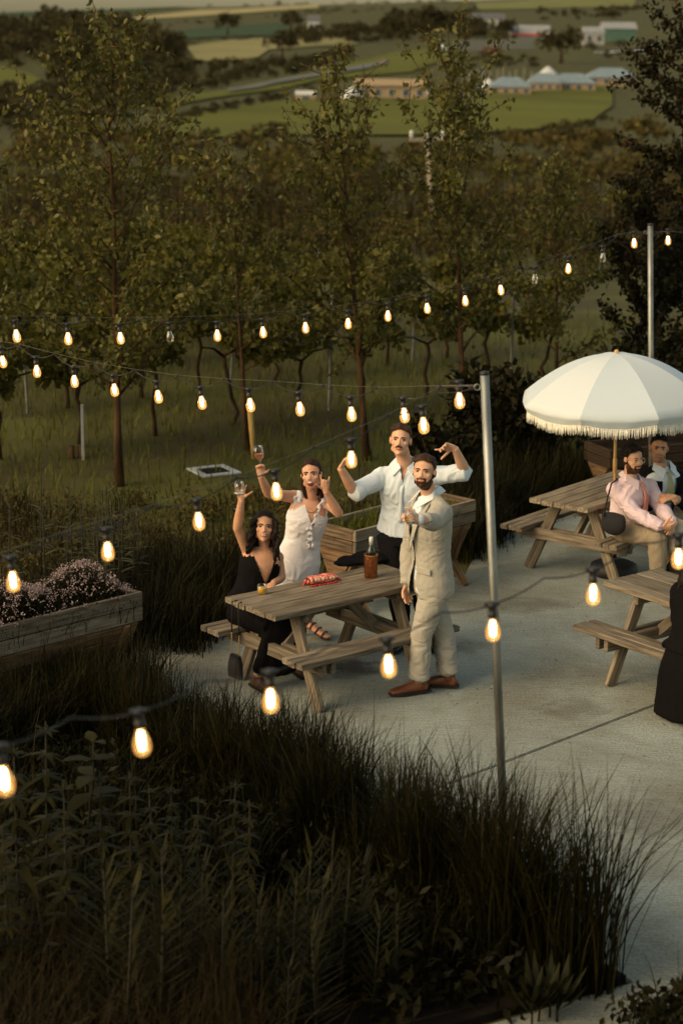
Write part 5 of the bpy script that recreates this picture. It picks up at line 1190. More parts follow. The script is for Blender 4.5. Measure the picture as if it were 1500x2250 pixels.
b = V3(4.3, 25.5, float(terr(4.3, 25.5))); tree('lower dark broadleaf tree behind the far pole', b, at(1400, 380, 25.5), .75, 9000, 32, .075, .08, 'leaf_dark', 'broadleaf_tree', 26, .07, upr=.5)

# ---- bushes
def bush(label, c, rad, n, size, m, seed, name='bush'):
    r = np.random.default_rng(seed); t = thing(name, label, 'bush', c, 0, 'bushes beyond the terrace'); V, F = lump((0, 0, rad[2] * .5), rad, n, size, r, .6, 16); obj_np('foliage', V, F, M[m], t)
    mb = MB()
    for i in range(5): a = i * 1.3; mb.tube([(0.02 * i, 0, -.05), (.3 * rad[0] * math.cos(a), .3 * rad[1] * math.sin(a), rad[2] * .5), (.6 * rad[0] * math.cos(a), .6 * rad[1] * math.sin(a), rad[2] * 1.0)], [.02, .014, .006], 6)
    mb.build('stem', M['bark_dark'], t)
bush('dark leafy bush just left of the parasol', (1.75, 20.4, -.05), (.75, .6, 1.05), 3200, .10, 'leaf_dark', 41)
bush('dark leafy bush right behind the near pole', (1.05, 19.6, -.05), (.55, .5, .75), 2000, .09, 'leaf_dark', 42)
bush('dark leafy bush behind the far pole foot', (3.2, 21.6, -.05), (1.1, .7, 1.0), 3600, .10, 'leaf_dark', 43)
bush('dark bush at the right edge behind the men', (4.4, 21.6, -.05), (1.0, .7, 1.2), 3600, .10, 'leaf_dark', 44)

# ---- vines in rows, with posts
def vine_mesh(seed):
    r = np.random.default_rng(seed); mb = MB(); x = 0; pts = [V3(0, 0, -.06)]
    for k in range(1, 6): pts.append(V3(r.normal() * .03, r.normal() * .03, k * .15))
    mb.tube(pts, [.034, .028, .026, .024, .024, .03], 8)
    for s in (-1, 1): mb.tube([pts[-1], V3(s * .25, r.normal() * .04, .86), V3(s * .5, r.normal() * .05, .90)], [.02, .014, .008], 6)
    trunk = with_mat(mb.mesh('trunk'), M['bark_dark'])
    V = [lump((r.uniform(-.5, .5), r.normal() * .10, r.uniform(.75, 1.35)), (.36, .28, .30), 120, .095, r, .85, 9) for _ in range(8)]
    return trunk, with_mat(mesh_np('foliage', *merge(V)), M['leaf_vine'])
protos = [vine_mesh(s) for s in range(5)]
M['post'] = mat('galvanised_post', (.17, .165, .14), (.12, .115, .10), .7, 8); post_me = with_mat(MB().box((0, 0, .75), (.035, .03, 1.6), bev=.004).mesh('vineyard_post'), M['post'])
row_d = V3(.72, .69, 0).normalized(); row_n = V3(-row_d.y, row_d.x, 0); vi = 0; posts = []
for rw in range(6):
    o = V3(-5.2, 19.3, 0) + row_n * (rw * 2.3 + .6)
    row_v = []
    for k in range(11):
        p = o + row_d * (k * 1.18 + R_.normal() * .1 + rw * .3)
        if p.y > 48 or abs(p.x) > p.y * .19 + .6: continue
        z = float(terr(p.x, p.y)); tr_, fo_ = protos[vi % 5]; vi += 1
        t = thing('grape_vine', 'grape vine with twisted trunk in the rows across the meadow', 'vine', (p.x, p.y, z), row_d.to_2d().angle_signed(Vector((1, 0))) * 1, 'vines in the vineyard rows')
        t.rotation_euler.z = math.atan2(row_d.y, row_d.x) + (PI if vi % 2 else 0); t.scale = (1, 1, R_.uniform(.9, 1.15)); put('trunk', tr_, t); put('foliage', fo_, t); row_v.append(t)
        if k % 3 == 0:
            q = p + row_d * .55; o2 = put('vineyard_post', post_me, None, (q.x, q.y, float(terr(q.x, q.y)) - .05), (R_.normal() * .03, R_.normal() * .03, .7)); tag(o2, 'slim grey metal post standing in a vine row', 'post', 'posts in the vineyard rows'); posts.append(o2)
    number_off(row_v, 'twisted grape vine in the ' + ('nearest', 'second', 'third', 'fourth', 'fifth', 'sixth')[rw] + ' vineyard row, {}')
number_off(posts, 'slim grey metal post in the vine rows, {}')
far_v = []
for rw in range(6, 15):
    o = V3(-9, 21, 0) + row_n * (rw * 2.3)
    for k in range(26):
        p = o + row_d * (k * 1.3)
        if abs(p.x) < p.y * .2 + 1 and 26 < p.y < 62: far_v.append(lump((p.x, p.y, float(terr(p.x, p.y)) + .8), (.62, .45, .6), 90, .16, R_, .85, 6))
stuffo('far_vine_rows', *merge(far_v), M['leaf_scrub'], 'faint further vine rows before the scrub')
M['stake'] = mat('pale_wood_stake', (.42, .27, .07), (.30, .18, .05), .8, 6, (8, 8, 1))
b = tbase(560, 1005); tag(MB().tube([(0, 0, -.05), V3(-.06, .02, .62)], [.034, .032], 10).build('tree_stake', M['stake'], None, b), 'yellowish round stake beside the slim pear tree', 'stake')
b = tbase(166, 1005)
for i, dx in enumerate((-.05, .05)): tag(MB().tube([(0, 0, -.05), V3(.01 * i, 0, .17)], [.04, .042], 9).build('wood_stump', M['bark'], None, b + V3(dx, .05 * i, 0)), ('short cut stump near the white post, taller of two', 'short cut stump near the white post, shorter of two')[i], 'stump')
M['white_post'] = mat('white_post', (.24, .25, .24), rough=.6); b = tbase(183, 1008); tag(MB().box((0, 0, .30), (.035, .035, .72), bev=.004).build('marker_post', M['white_post'], None, b), 'short whitish marker post in the grass at the left', 'post')

# ---- leafy stems and weeds near at hand
def stem_mesh(seed, h, nodes, ll, lw, per=2, droop=.5, compound=0):
    r = np.random.default_rng(seed); mb = MB(); top = V3(r.normal() * .04 * h, r.normal() * .04 * h, h); mb.tube([(0, 0, -.03), top * .5 + V3(r.normal() * .01, 0, 0), top], [.007, .006, .003], 6)
    st = mb.mesh('stem'); Vs = []; Fs = []; o = 0
    for i in range(nodes):
        s = .22 + .78 * (i + .5) / nodes; p = top * s; sc = (.55 + .75 * (1 - s)) if s > .5 else 1.0
        for j in range(per):
            az = i * 1.57 + j * 2 * PI / per + r.normal() * .25; d = V3(math.cos(az), math.sin(az), .55 - droop * r.uniform(.2, 1.0) + (.5 if s > .9 else 0))
            subs = [(0, 1.0)] if not compound else [(a, 1 - abs(a) * .32) for a in np.linspace(-1, 1, compound)]
            for a, ks in subs:
                dd = V3(d.x * math.cos(a) - d.y * math.sin(a), d.x * math.sin(a) + d.y * math.cos(a), d.z).normalized(); L = ll * sc * ks * r.uniform(.8, 1.2); W = lw * sc * ks; sdv = dd.cross(V3(0, 0, 1)).normalized()
                pts = [(0, .15), (.3, 1.0), (.65, .75), (1.0, .02)]; base = o
                for u, w in pts:
                    c = p + dd * L * u + V3(0, 0, -L * droop * .55 * u * u); Vs += [tuple(c - sdv * W * w * .5), tuple(c + sdv * W * w * .5)]; o += 2
                for k in range(3): Fs.append((base + 2 * k, base + 2 * k + 1, base + 2 * k + 3, base + 2 * k + 2))
    return st, mesh_np('leaves', Vs, Fs)
def plant_set(name, label, cat, group, protos_, spots, lm, sm):
    pr = []; made = []
    for st, lf in protos_: pr.append((with_mat(st, M[sm]), with_mat(lf, M[lm])))
    for i, (x, y, z, sc) in enumerate(spots):
        t = thing(name, label, cat, (x, y, z), R_.uniform(0, 6), group); t.scale = (sc,) * 3; a, b_ = pr[i % len(pr)]; put('stem', a, t); put('leaves', b_, t); made.append(t)
    if '{}' in label: number_off(made, label)
M['stem_green'] = mat('green_stem', (.022, .020, .008), (.014, .012, .005), .9, 20)
def spots_px(lst, hgt): # (photo x, photo y of the top, depth Y, height)
    out = []
    for x, y, Y, h in lst: p = at(x, y, Y); out.append((p.x, p.y, 0.0, max(p.z, .15) / hgt))
    return out
tall = [(95, 1590, 9.6, 0), (30, 1640, 9.3, 0), (140, 1720, 9.0, 0), (225, 1700, 9.6, 0), (290, 1700, 9.5, 0), (340, 1725, 9.5, 0), (378, 1722, 9.8, 0), (425, 1748, 9.6, 0), (512, 1718, 9.8, 0), (545, 1762, 9.6, 0), (15, 1810, 8.8, 0)]
plant_set('motherwort', 'tall stem with jagged drooping leaves in the dark bed, {}', 'plant', 'leafy stems in the dark bed', [stem_mesh(50 + i, 1.0, 8, .17, .045, 3, .75, 3) for i in range(4)], [(a, b_, 0 if False else z, s) for a, b_, z, s in spots_px(tall, 1.0)], 'leaf_weed', 'stem_green')
grey = [(240, 1070, 15.3, .75), (225, 1078, 15.6, .72), (252, 1085, 15.2, .70), (268, 1078, 15.5, .72), (205, 1110, 15.1, .65), (290, 1112, 15.3, .62), (302, 1118, 15.6, .6), (190, 1095, 15.4, .68), (160, 1062, 15.9, .75), (215, 1128, 14.9, .55), (140, 1150, 14.9, .5), (95, 1120, 15.2, .6), (12, 1105, 15.2, .6), (262, 1130, 15.0, .55)]
plant_set('grey_leaved_plant', 'pale grey green leafy stem behind the thyme planter, {}', 'plant', 'grey leafy stems behind the thyme planter', [stem_mesh(70 + i, .7, 7, .15, .026, 2, .45) for i in range(4)], spots_px(grey, .7), 'leaf_grey', 'stem_green')
p0_ = at(83, 1008, 16.2); plant_set('tall_weed', 'single tall weed with spreading pale leaf tips left of the stumps', 'plant', None, [stem_mesh(90, 1.1, 5, .17, .03, 3, .4)], [(p0_.x, p0_.y, p0_.z - 1.1, 1.0)], 'leaf_grey', 'stem_green')
feath = [(350, 1870, 8.6, .5), (240, 1905, 8.5, .5), (395, 1900, 8.6, .5), (345, 1990, 8.2, .45), (450, 1890, 8.8, .5), (520, 1905, 8.7, .5), (265, 1950, 8.2, .45), (665, 1855, 9.0, .5), (725, 1860, 9.0, .5), (640, 1930, 8.7, .5), (690, 1935, 8.7, .5), (750, 1905, 8.9, .45), (610, 1995, 8.5, .45), (560, 1975, 8.5, .45), (700, 2020, 8.4, .4), (780, 1880, 9.1, .45), (870, 1965, 8.9, .4), (630, 2120, 8.2, .4), (480, 1960, 8.4, .45), (820, 2000, 8.7, .4)]
plant_set('yarrow', 'feathery dark green plant low in the foreground bed, {}', 'plant', 'feathery plants in the foreground bed', [stem_mesh(110 + i, .75, 13, .20, .020, 4, -.15) for i in range(4)], spots_px(feath, .75), 'leaf_weed', 'stem_green')
dock = [(1190, 2050, 8.75, .28), (1175, 2075, 8.7, .25), (1215, 2060, 8.8, .26), (1230, 2085, 8.75, .24)]
plant_set('dock', 'broad leaved dock in the dark corner of the bed, {}', 'plant', 'dock leaves in the bed corner', [stem_mesh(130 + i, .12, 3, .22, .05, 3, -.6) for i in range(2)], [(a, b_, .02, 1.0) for a, b_, z, s in spots_px(dock, .28)], 'leaf_dock', 'stem_green')
# arum-like plant with pointed buds
ar = at(190, 1608, 9.6); plant_set('arum', 'broad leaved plant with a pale pointed bud among the dark grass', 'plant', None, [stem_mesh(140, .5, 4, .22, .11, 2, .6)], [(ar.x, ar.y, ar.z - .5, 1.0)], 'leaf_weed', 'stem_green')
# twiggy tangle in the lower left corner
C = scatter(gpoly([(0, 2080), (420, 2110), (560, 2250), (560, 2600), (-60, 2600)], .2), 90, R_); B, h = clumps(C, 40, .12, R_, R_.uniform(.45, .8, len(C)))
stuffo('dry_tangle', *blades(B, h, .005, .55, R_, 4, .4), M['sedge_dry'], 'brown twiggy tangle in the lower left corner')
C = scatter(gpoly([(420, 2190), (540, 2190), (560, 2600), (380, 2600)], .2), 14, R_); B, h = clumps(C, 26, .06, R_, R_.uniform(.6, .9, len(C)))
stuffo('dry_stalks', *blades(B, h, .006, .15, R_, 4, .15), M['sedge_dry'], 'upright brown stalks low in the foreground')
# low shrubs by the path at the lower right
C = scatter(gpoly([(1340, 2330), (1400, 2230), (1540, 2170), (1580, 2450), (1300, 2450)], .1), 50, R_)
V, F = merge([lump((x, y, .10), (.16, .16, .16), 90, .055, R_, .5, 6) for x, y in C]); o = stuffo('ground_cover', V, F, M['leaf_dark'], 'low dark shrubs beside the path at the lower right')
B, h = clumps(C[:26], 16, .06, R_, R_.uniform(.2, .36, 26)); stuffo('path_grass', *blades(B, h, .006, .6, R_, 4, .4), M['sedge'], 'loose grass blades leaning over the path')

# ---- thyme in the left planter, weeds in the middle one
pw_ = bpy.data.objects
o0 = Vector((-2.75, 12.19)); ex = Vector((1, 1)).normalized(); ey = Vector((-ex.y, ex.x))
n = 5200; u = R_.uniform(-.02, 1.0, n); v = R_.uniform(-.05, 1.05, n); hz = .74 + .24 * (1 - (2 * v - 1) ** 2) ** .6 * (.75 + .25 * np.sin(u * 17)) * np.clip((1 - u) * 9, .35, 1)
P = np.stack([o0.x + ex.x * u * 1.87 + ey.x * v * .55, o0.y + ex.y * u * 1.87 + ey.y * v * .55, hz], 1); t = thing('thyme', 'mound of pink flowering thyme spilling from the left planter', 'plant', (float(P[:, 0].mean()), float(P[:, 1].mean()), .72))
off = np.array(t.location)
B = P.copy(); B[:, 2] -= .17; obj_np('stems', *[blades(B - off, .17, .005, .35, R_, 2, .25)[0], blades(B, .17, .005, .35, np.random.default_rng(1), 2, .25)[1]], M['leaf_dark'], t)
Lf = P[R_.integers(0, n, 7000)] + R_.normal(size=(7000, 3)) * .03 - [0, 0, .06]; obj_np('leaves', *leaves(Lf - off, np.full(7000, .018), R_, .6, 0), M['leaf_weed'], t)
k = R_.integers(0, n, 1200); Q = np.repeat(P[k], 5, 0) + R_.normal(size=(6000, 3)) * .011 + [0, 0, .02]; obj_np('blossoms', *leaves(Q - off, np.full(6000, .014), R_, .9, -.3), M['blossom'], t)
e2 = Vector((1.06, 1.147)).normalized(); n2 = Vector((-e2.y, e2.x)); C = np.array([tuple(Vector((.121, 15.413)) + e2 * R_.uniform(.06, 1.5) + n2 * R_.uniform(.06, .41)) for _ in range(90)])
B, h = clumps(C, 14, .035, R_, R_.uniform(.08, .24, 90), .63); stuffo('planter_weeds', *blades(B, h, .007, .5, R_, 3, .4), M['lawn'], 'green weeds growing in the middle planter')
# litter of dry leaves and bits on the concrete
C = scatter([(1.2, 10.2), (-.9, 13), (-1.4, 14.4), (1.0, 16.5), (3.4, 18), (4, 12)], 260, R_); P = np.stack([C[:, 0], C[:, 1], np.full(len(C), .006)], 1)
d, u_, w_ = frames(len(P), R_); d[:, 2] *= .15; u_[:, 2] *= .15; L = R_.uniform(.008, .04, len(P))[:, None]
V = np.stack([P, P + d * L * .5 + u_ * L * .22 + [0, 0, .003], P + d * L, P + d * L * .5 - u_ * L * .22 + [0, 0, .003]], 1).reshape(-1, 3)
M['litter'] = leafmat('leaf_litter', [(.03, .018, .010), (.07, .04, .02), (.12, .08, .04)], 0, .9, 9); stuffo('leaf_litter', V, np.arange(len(V)).reshape(-1, 4), M['litter'], 'scattered bits of dry leaf on the concrete')
# ------------------------------------------------------------------ the valley: scrub, woods, fields, camp and farm
RB = np.random.default_rng(77)
def field(name, poly, m, lift=.25):
    pts = [tp(x, y) for x, y in poly]; bm = bmesh.new(); f = bm.faces.new([bm.verts.new(p + V3(0, 0, lift)) for p in pts])
    bmesh.ops.triangulate(bm, faces=[f])
    for _ in range(4): bmesh.ops.subdivide_edges(bm, edges=bm.edges[:], cuts=1, use_grid_fill=True)
    for v in bm.verts: v.co.z = float(terr(v.co.x, v.co.y)) + lift * (1 + v.co.y / 900)
    me = bpy.data.meshes.new(name); bm.to_mesh(me); bm.free(); me.materials.append(m); o = link(bpy.data.objects.new(name, me)); tag(o, kind='structure'); return o
def fm(name, c, c2, s=.03): return mat(name, c, c2, .95, s, detail=6, spec=.05)
G1 = fm('pasture_green', (.105, .105, .018), (.078, .078, .014)); G2 = fm('pasture_dark', (.045, .066, .030), (.036, .050, .022)); PALE = fm('cut_hay_field', (.235, .205, .085), (.185, .16, .066)); STRIP = fm('pale_crop_field', (.30, .25, .12), (.24, .20, .09)); ROADM = fm('grey_track', (.13, .13, .115), (.10, .10, .09)); TOP = fm('hill_pasture', (.15, .15, .05), (.12, .115, .04))
field('pasture', [(345, 300), (420, 252), (620, 224), (900, 212), (1345, 192), (1345, 235), (1290, 275), (1090, 292), (900, 300), (620, 300), (450, 306)], G1)
field('roadside_field', [(325, 232), (430, 210), (560, 185), (700, 158), (860, 118), (1010, 100), (1010, 118), (905, 160), (700, 178), (500, 213), (350, 240)], G1)
field('road', [(500, 201), (600, 182), (700, 164), (800, 146), (850, 136), (850, 144), (800, 156), (700, 172), (600, 190), (500, 207)], ROADM, .5)
field('hay_field', [(410, 104), (470, 94), (590, 84), (760, 86), (790, 97), (590, 110), (565, 128), (480, 138), (430, 132)], PALE)
field('dark_field', [(250, 84), (440, 62), (600, 50), (640, 54), (620, 78), (440, 84), (300, 92)], G2)
field('crop_field', [(190, 44), (330, 34), (440, 22), (520, 20), (700, 11), (700, 18), (540, 29), (430, 36), (330, 42), (200, 52)], STRIP)
field('left_pasture', [(-20, 148), (50, 158), (92, 176), (50, 198), (-20, 206)], G1)
field('hill_field', [(1045, 6), (1395, -8), (1395, 14), (1250, 17), (1050, 22)], TOP)
field('far_hill_field', [(-40, 18), (140, 14), (330, 6), (700, -6), (700, 4), (330, 24), (140, 32), (-40, 36)], G2)

def wood(name, label, polys, rpx, count, m, seed, n=120, flat=.8):
    r = np.random.default_rng(seed); P = []
    for poly, c in polys:
        for x, y in scatter(poly, c, r):
            p = tp(x, y); s = p.y / FPX; R = r.uniform(*rpx) * s; P.append(lump((p.x, p.y, p.z + R * .45), (R * r.uniform(.9, 1.3), R * r.uniform(.8, 1.2), R * r.uniform(.7, 1.1) * flat), n, R * .26, r, .8, 9))
    return stuffo(name, *merge(P), M[m], label)
wood('woodland', 'dark wood covering the left side of the valley', [([(-30, 70), (180, 48), (330, 62), (400, 110), (400, 190), (330, 250), (140, 300), (-30, 310), (-30, 215), (95, 205), (110, 165), (-30, 140)], 260)], (18, 40), 0, 'leaf_far', 61, 170)
wood('woodland', 'dark belt of trees along the track in the valley', [([(330, 200), (330, 120), (420, 140), (560, 150), (700, 130), (760, 100), (780, 120), (700, 155), (560, 180), (420, 205)], 95)], (14, 24), 0, 'leaf_far', 62, 150)
wood('hedgerow', 'clipped hedge along the near side of the track', [([(350, 262), (500, 230), (620, 207), (690, 190), (690, 205), (620, 222), (500, 246), (370, 275)], 44)], (9, 15), 0, 'leaf_far', 63, 110)
wood('hedgerow', 'bushes along the lower edge of the pasture', [([(400, 300), (620, 292), (640, 320), (480, 340), (400, 330)], 26), ([(1080, 300), (1360, 262), (1370, 330), (1090, 335)], 24)], (14, 26), 0, 'leaf_far', 64, 150)
wood('woodland', 'trees between the hay field and the farm', [([(600, 78), (690, 62), (860, 55), (1060, 62), (1060, 92), (860, 92), (690, 100)], 70), ([(850, 40), (1040, 30), (1060, 66), (860, 70)], 40)], (13, 26), 0, 'leaf_far', 65, 150)
wood('woodland', 'trees round the farm buildings', [([(1020, 62), (1180, 60), (1180, 88), (1020, 90)], 16), ([(1180, 26), (1420, 22), (1420, 42), (1180, 46)], 26), ([(1290, 100), (1520, 92), (1520, 150), (1300, 140)], 24), ([(1020, 120), (1180, 128), (1180, 150), (1020, 150)], 22)], (8, 17), 0, 'leaf_far', 66, 120)
wood('hedgerow', 'far hedges between the hill fields', [([(250, 58), (450, 44), (700, 24), (860, 20), (860, 27), (700, 32), (450, 54), (260, 68)], 60), ([(250, 90), (440, 88), (620, 80), (620, 86), (440, 96), (250, 98)], 34), ([(-20, 52), (200, 32), (340, 28), (340, 34), (200, 42), (-20, 64)], 40), ([(330, 20), (700, 6), (1040, 2), (1040, 8), (700, 12)], 40)], (4, 9), 0, 'leaf_far', 67, 60)
wood('scrub', 'brown green scrub covering the slope below the vines', [([(-40, 320), (330, 320), (640, 330), (1100, 320), (1400, 300), (1540, 330), (1540, 560), (1000, 600), (600, 600), (-40, 620)], 300)], (24, 52), 0, 'leaf_scrub', 68, 150, .7)
wood('scrub', 'greener bushes scattered in the scrub', [([(-40, 420), (1540, 380), (1540, 600), (-40, 640)], 46), ([(560, 350), (800, 340), (800, 420), (560, 430)], 12)], (26, 50), 0, 'leaf_vine', 69, 200, .8)
# standing dead stems in the scrub
Q = []
for x, y in scatter([(-40, 360), (1540, 340), (1540, 600), (-40, 620)], 420, RB): p = tp(x, y); Q.append((p.x, p.y, p.z))
Q = np.array(Q); B = np.repeat(Q, 12, 0); B[:, :2] += RB.normal(size=(len(B), 2)) * .9; stuffo('dead_stems', *blades(B, 2.2 * np.ones(len(B)), .05, .15, RB, 3, .12), M['sedge_dry'], 'tall brown dead stems in the scrub')

def far_tree(label, px, py, rpx, seed, m='leaf_far'):
    p = tp(px, py); s = p.y / FPX; R = rpx * s; r = np.random.default_rng(seed); t = thing('field_tree', label, 'tree', p, 0, 'single trees in the valley')
    MB().tube([(0, 0, -.3), (0, 0, R * .7)], [R * .1, R * .06], 7).build('trunk', M['bark_dark'], t); obj_np('crown', *lump((0, 0, R * .95), (R * 1.25, R * 1.1, R * .95), 420, R * .22, r, .8, 16), M[m], t)
for i, a in enumerate((('rounded dark tree beside the hay field', 620, 132, 34), ('big round tree left of the grey gabled barn', 1232, 138, 44), ('tall dark tree above the hay field', 360, 150, 46), ('paired tree left of the far house', 500, 78, 26), ('paired tree right of the far house', 640, 70, 24), ('dark tree in front of the white house', 1110, 86, 26), ('dark tree left of the white house', 940, 78, 34), ('dark tree over the tan fence', 860, 84, 28))): far_tree(a[0], a[1], a[2], a[3], 200 + i)

MW = dict(white=mat('white_render', (.50, .50, .47), rough=.9), tan=mat('tan_timber', (.30, .22, .125), (.22, .155, .085), .85, 2, (6, 6, .3)), blue=mat('blue_grey_canvas', (.17, .215, .235), (.13, .17, .19), .8, 1), grey=mat('grey_sheet_roof', (.26, .26, .25), (.2, .2, .19), .7, .4), green=mat('green_barn_sheet', (.055, .11, .08), (.045, .09, .065), .7, .5), red=mat('red_paint', (.50, .06, .035), rough=.6), slate=mat('slate_roof', (.10, .10, .105), rough=.8), dark=mat('dark_opening', (.03, .028, .025), rough=.8), maroon=mat('maroon_container', (.13, .035, .025), rough=.7), pale=mat('pale_board_fence', (.33, .29, .22), (.27, .235, .18), .85, 1, (6, 6, .3)), glassy=mat('far_window', (.06, .07, .08), rough=.2))
def building(name, label, cat, x0, x1, yb, wall_px, roof_px, wall, roof, depth=.8, rot=0.0, hip=False, wins=3, stripe=None, group=None):
    p = tp((x0 + x1) / 2, yb); s = p.y / FPX; W = (x1 - x0) * s; h = wall_px * s; rh = roof_px * s; D = W * depth; t = thing(name, label, cat, p, rot, group)
    MB().box((0, D / 2, h / 2 - .2), (W, D, h + .4)).build('wall', MW[wall], t)
    ov = W * .04; zz = h + .002; hi = W * .28 if hip else -ov
    vs = [(-W / 2 - ov, -ov, zz), (W / 2 + ov, -ov, zz), (W / 2 + ov, D + ov, zz), (-W / 2 - ov, D + ov, zz), (-W / 2 + hi, D / 2, zz + rh), (W / 2 - hi, D / 2, zz + rh)]
    MB().add(vs, [(0, 1, 5, 4), (2, 3, 4, 5), (1, 2, 5), (3, 0, 4), (3, 2, 1, 0)]).build('roof', MW[roof], t)
    for i in range(wins):
        cx = -W / 2 + W * (i + .5) / wins; ww = W / wins * .42; hh = h * .5
        f = MB().box((cx, -.03, h * .52), (ww * 1.15, .10, hh * 1.12)).build('window', MW['white' if wall != 'white' else 'slate'], t); MB().box((cx, -.07, h * .52), (ww, .08, hh)).build('pane', MW['glassy'], f)
    if stripe: MB().box((0, -ov - .08, h + .0), (W * 1.06, .12, h * .42)).build('fascia', MW[stripe], t)
    return t
tg = 'safari tents on the camp site'
for i, (x0, x1, yb) in enumerate(((1078, 1165, 208), (1162, 1232, 199), (1212, 1306, 200), (1292, 1398, 188))):
    building('safari_tent', ('nearest timber safari tent with blue canvas roof', 'second safari tent with blue canvas roof from the left', 'third safari tent with blue canvas roof from the left', 'rightmost safari tent with blue canvas roof')[i], 'tent', x0, x1, yb, 17, 20, 'tan', 'blue', .7, 0, True, 4, None, tg)
building('camp_hall', 'long low tan timber camp building with lamps', 'building', 785, 935, 219, 30, 14, 'tan', 'tan', .25, 0, False, 5)
building('camp_hut', 'small tan hut at the edge of the camp', 'hut', 990, 1028, 220, 18, 8, 'tan', 'slate', .8, 0, False, 1)
building('shed', 'white fronted shed left of the camp', 'shed', 650, 692, 221, 13, 8, 'tan', 'white', .7, 0, False, 1)
building('green_barn', 'green sheet barn with grey roof at the farm', 'barn', 1328, 1396, 90, 26, 14, 'green', 'grey', 1.2, 0, False, 0)
building('grey_barn', 'grey gabled barn beside the green barn', 'barn', 1284, 1326, 98, 26, 12, 'grey', 'grey', 1.6, 0, False, 2)
building('red_trimmed_barn', 'grey roofed barn with a red fascia', 'barn', 1126, 1205, 86, 10, 20, 'grey', 'grey', .7, 0, False, 0, 'red')
building('farmhouse', 'white farmhouse with slate roof on the rise', 'house', 1040, 1106, 58, 16, 12, 'white', 'slate', .5, 0, False, 4)
building('house', 'small pale house among the far trees', 'house', 676, 702, 66, 18, 14, 'white', 'slate', .8, 0, False, 2)
building('container', 'maroon container standing before the tan fence', 'container', 1062, 1098, 121, 15, 3, 'maroon', 'maroon', .5, 0, False, 0)
def dome(label, x0, x1, yb, hpx, m='white', name='bell_tent'):
    p = tp((x0 + x1) / 2, yb); s = p.y / FPX; R = (x1 - x0) * s / 2; h = hpx * s; t = thing(name, label, 'tent', p, 0, 'white bell tents on the camp site')
    MB().lathe([(R, -.2), (R * 1.0, h * .28), (R * .8, h * .48), (R * .35, h * .82), (R * .04, h)], n=14).build('canvas', MW[m], t); MB().box((0, -R * .93, h * .22), (R * .5, R * .2, h * .44)).build('door_flap', MW['dark' if m == 'white' else 'white'], t)
for a in (('white dome tent at the left end of the camp', 750, 796, 220, 30), ('low white tent before the tan camp building', 915, 950, 216, 22), ('white bell tent left of the blue roofed tents', 1054, 1090, 196, 24), ('white bell tent behind the blue roofed tents', 1180, 1226, 172, 26), ('small white tent on the far verge', 955, 985, 112, 16)): dome(*a)
# tan boarded fence of the farm, with its boards
p0, p1 = tp(996, 112), tp(1172, 107); t = thing('board_fence', 'long tan boarded fence below the farm', 'fence', p0); d = p1 - p0; L = d.length; nb_ = 44; s = p0.y / FPX
bm_ = with_mat(MB().box((0, 0, 11 * s), (L / nb_ * .9, .08, 24 * s)).mesh('board'), MW['pale'])
for i in range(nb_): q = d * ((i + .5) / nb_); put('board', bm_, t, (q.x, q.y, float(terr(p0.x + q.x, p0.y + q.y)) - p0.z + RB.normal() * .05), (0, 0, math.atan2(d.y, d.x)))
# camp posts
pm2 = with_mat(MB().tube([(0, 0, -.2), (0, 0, 4.2)], [.10, .08], 7).mesh('camp_post'), MW['pale'])
for i, x in enumerate((1030, 1048, 1060, 1076, 1092, 1104, 1118, 1132, 1150, 1166)): p = tp(x, 196 - (i % 3) * 6); tag(put('camp_post', pm2, None, p), 'slim pale post among the camp tents, ' + ORD[i] + ' from the left', 'post', 'posts on the camp site')
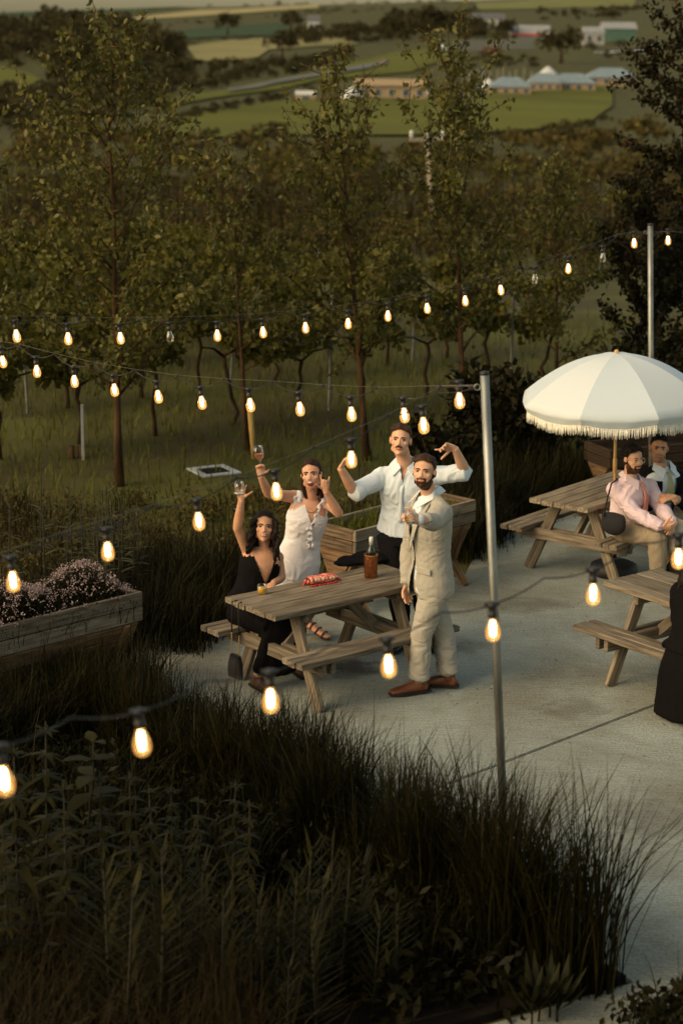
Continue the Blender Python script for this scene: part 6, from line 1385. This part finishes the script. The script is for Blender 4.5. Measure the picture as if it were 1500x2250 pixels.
# parked cars by the farm, tractor
def car(label, px, py, wpx, m, seed):
    p = tp(px, py); t = thing('parked_car', label, 'car', p, .1 * seed, 'cars parked below the barns'); s = max(1.0, wpx * p.y / FPX / 4.2)
    vs = [(-2.1, -.85, .35), (2.1, -.85, .35), (2.1, .85, .35), (-2.1, .85, .35), (-2.1, -.85, .85), (2.1, -.85, .8), (2.1, .85, .8), (-2.1, .85, .85)]
    MB().add([tuple(c * s for c in v) for v in vs], [(3, 2, 1, 0), (4, 5, 6, 7), (0, 1, 5, 4), (1, 2, 6, 5), (2, 3, 7, 6), (3, 0, 4, 7)]).build('body', m, t)
    vs = [(-1.7, -.8, .84), (.9, -.8, .82), (.9, .8, .82), (-1.7, .8, .84), (-1.3, -.65, 1.42), (.3, -.65, 1.42), (.3, .65, 1.42), (-1.3, .65, 1.42)]
    MB().add([tuple(c * s for c in v) for v in vs], [(4, 5, 6, 7), (0, 1, 5, 4), (1, 2, 6, 5), (2, 3, 7, 6), (3, 0, 4, 7)]).build('cabin', MW['glassy'], t)
    for x in (-1.3, 1.3):
        for q in (-1, 1):
            mb = MB(); mb.tube([(0, -.1 * s, 0), (0, .1 * s, 0)], .33 * s, 12); o = mb.build('wheel', M['rubber'], t); o.location = (x * s, q * .82 * s, .33 * s)
M['white_car'] = mat('white_car_paint', (.55, .55, .53), rough=.3); M['silver_car'] = mat('silver_car_paint', (.35, .36, .36), rough=.3, metal=.4)
for i in range(8): car(('white', 'pale', 'white')[i % 3] + ' car in the row parked below the barns, ' + ORD[i] + ' from the left', 1318 + i * 18, 118 - i * .6, 15, M['white_car'] if i % 3 else M['silver_car'], i % 3)
p = tp(838, 138); t = thing('red_tractor', 'tiny red tractor on the field beyond the camp', 'tractor', p); s = p.y / FPX * 4.2
MB().box((0, 0, .9), (1.0 * s * .6, .6 * s, .35 * s)).build('bonnet', MW['red'], t); MB().box((.5 * s, 0, 1.0 + .3 * s), (.6 * s, .6 * s, .8 * s)).build('cab', MW['red'], t)
for q in (-1, 1):
    o = MB().tube([(0, -.1, 0), (0, .1, 0)], .42 * s, 12).build('wheel', M['rubber'], t); o.location = (.5 * s, q * .38 * s, .42 * s)
# power pole with crossarm in the scrub
b = tp(955, 560); t = thing('power_pole', 'weathered power pole with white insulators in the scrub', 'power pole', b); tpv = at(938, 300, b.y) - b
M['pole_wood'] = mat('grey_pole_wood', (.24, .20, .14), (.16, .13, .09), .9, 3, (6, 6, .4)); s = b.y / FPX
MB().tube([(0, 0, -.3), tpv * .5, tpv], [.11 * s * 60, .10 * s * 60, .085 * s * 60], 10).build('shaft', M['pole_wood'], t)
MB().beam(tpv + V3(-.55, 0, -.1), tpv + V3(.55, 0, -.06), .1, .1).build('crossarm', M['pole_wood'], t)
for x in (-.48, .0, .48): MB().lathe([(.03, -.05), (.075, 0), (.05, .08), (.075, .14), (.02, .2)], tpv + V3(x, -.02, .0), 9).build('insulator', MW['white'], t)
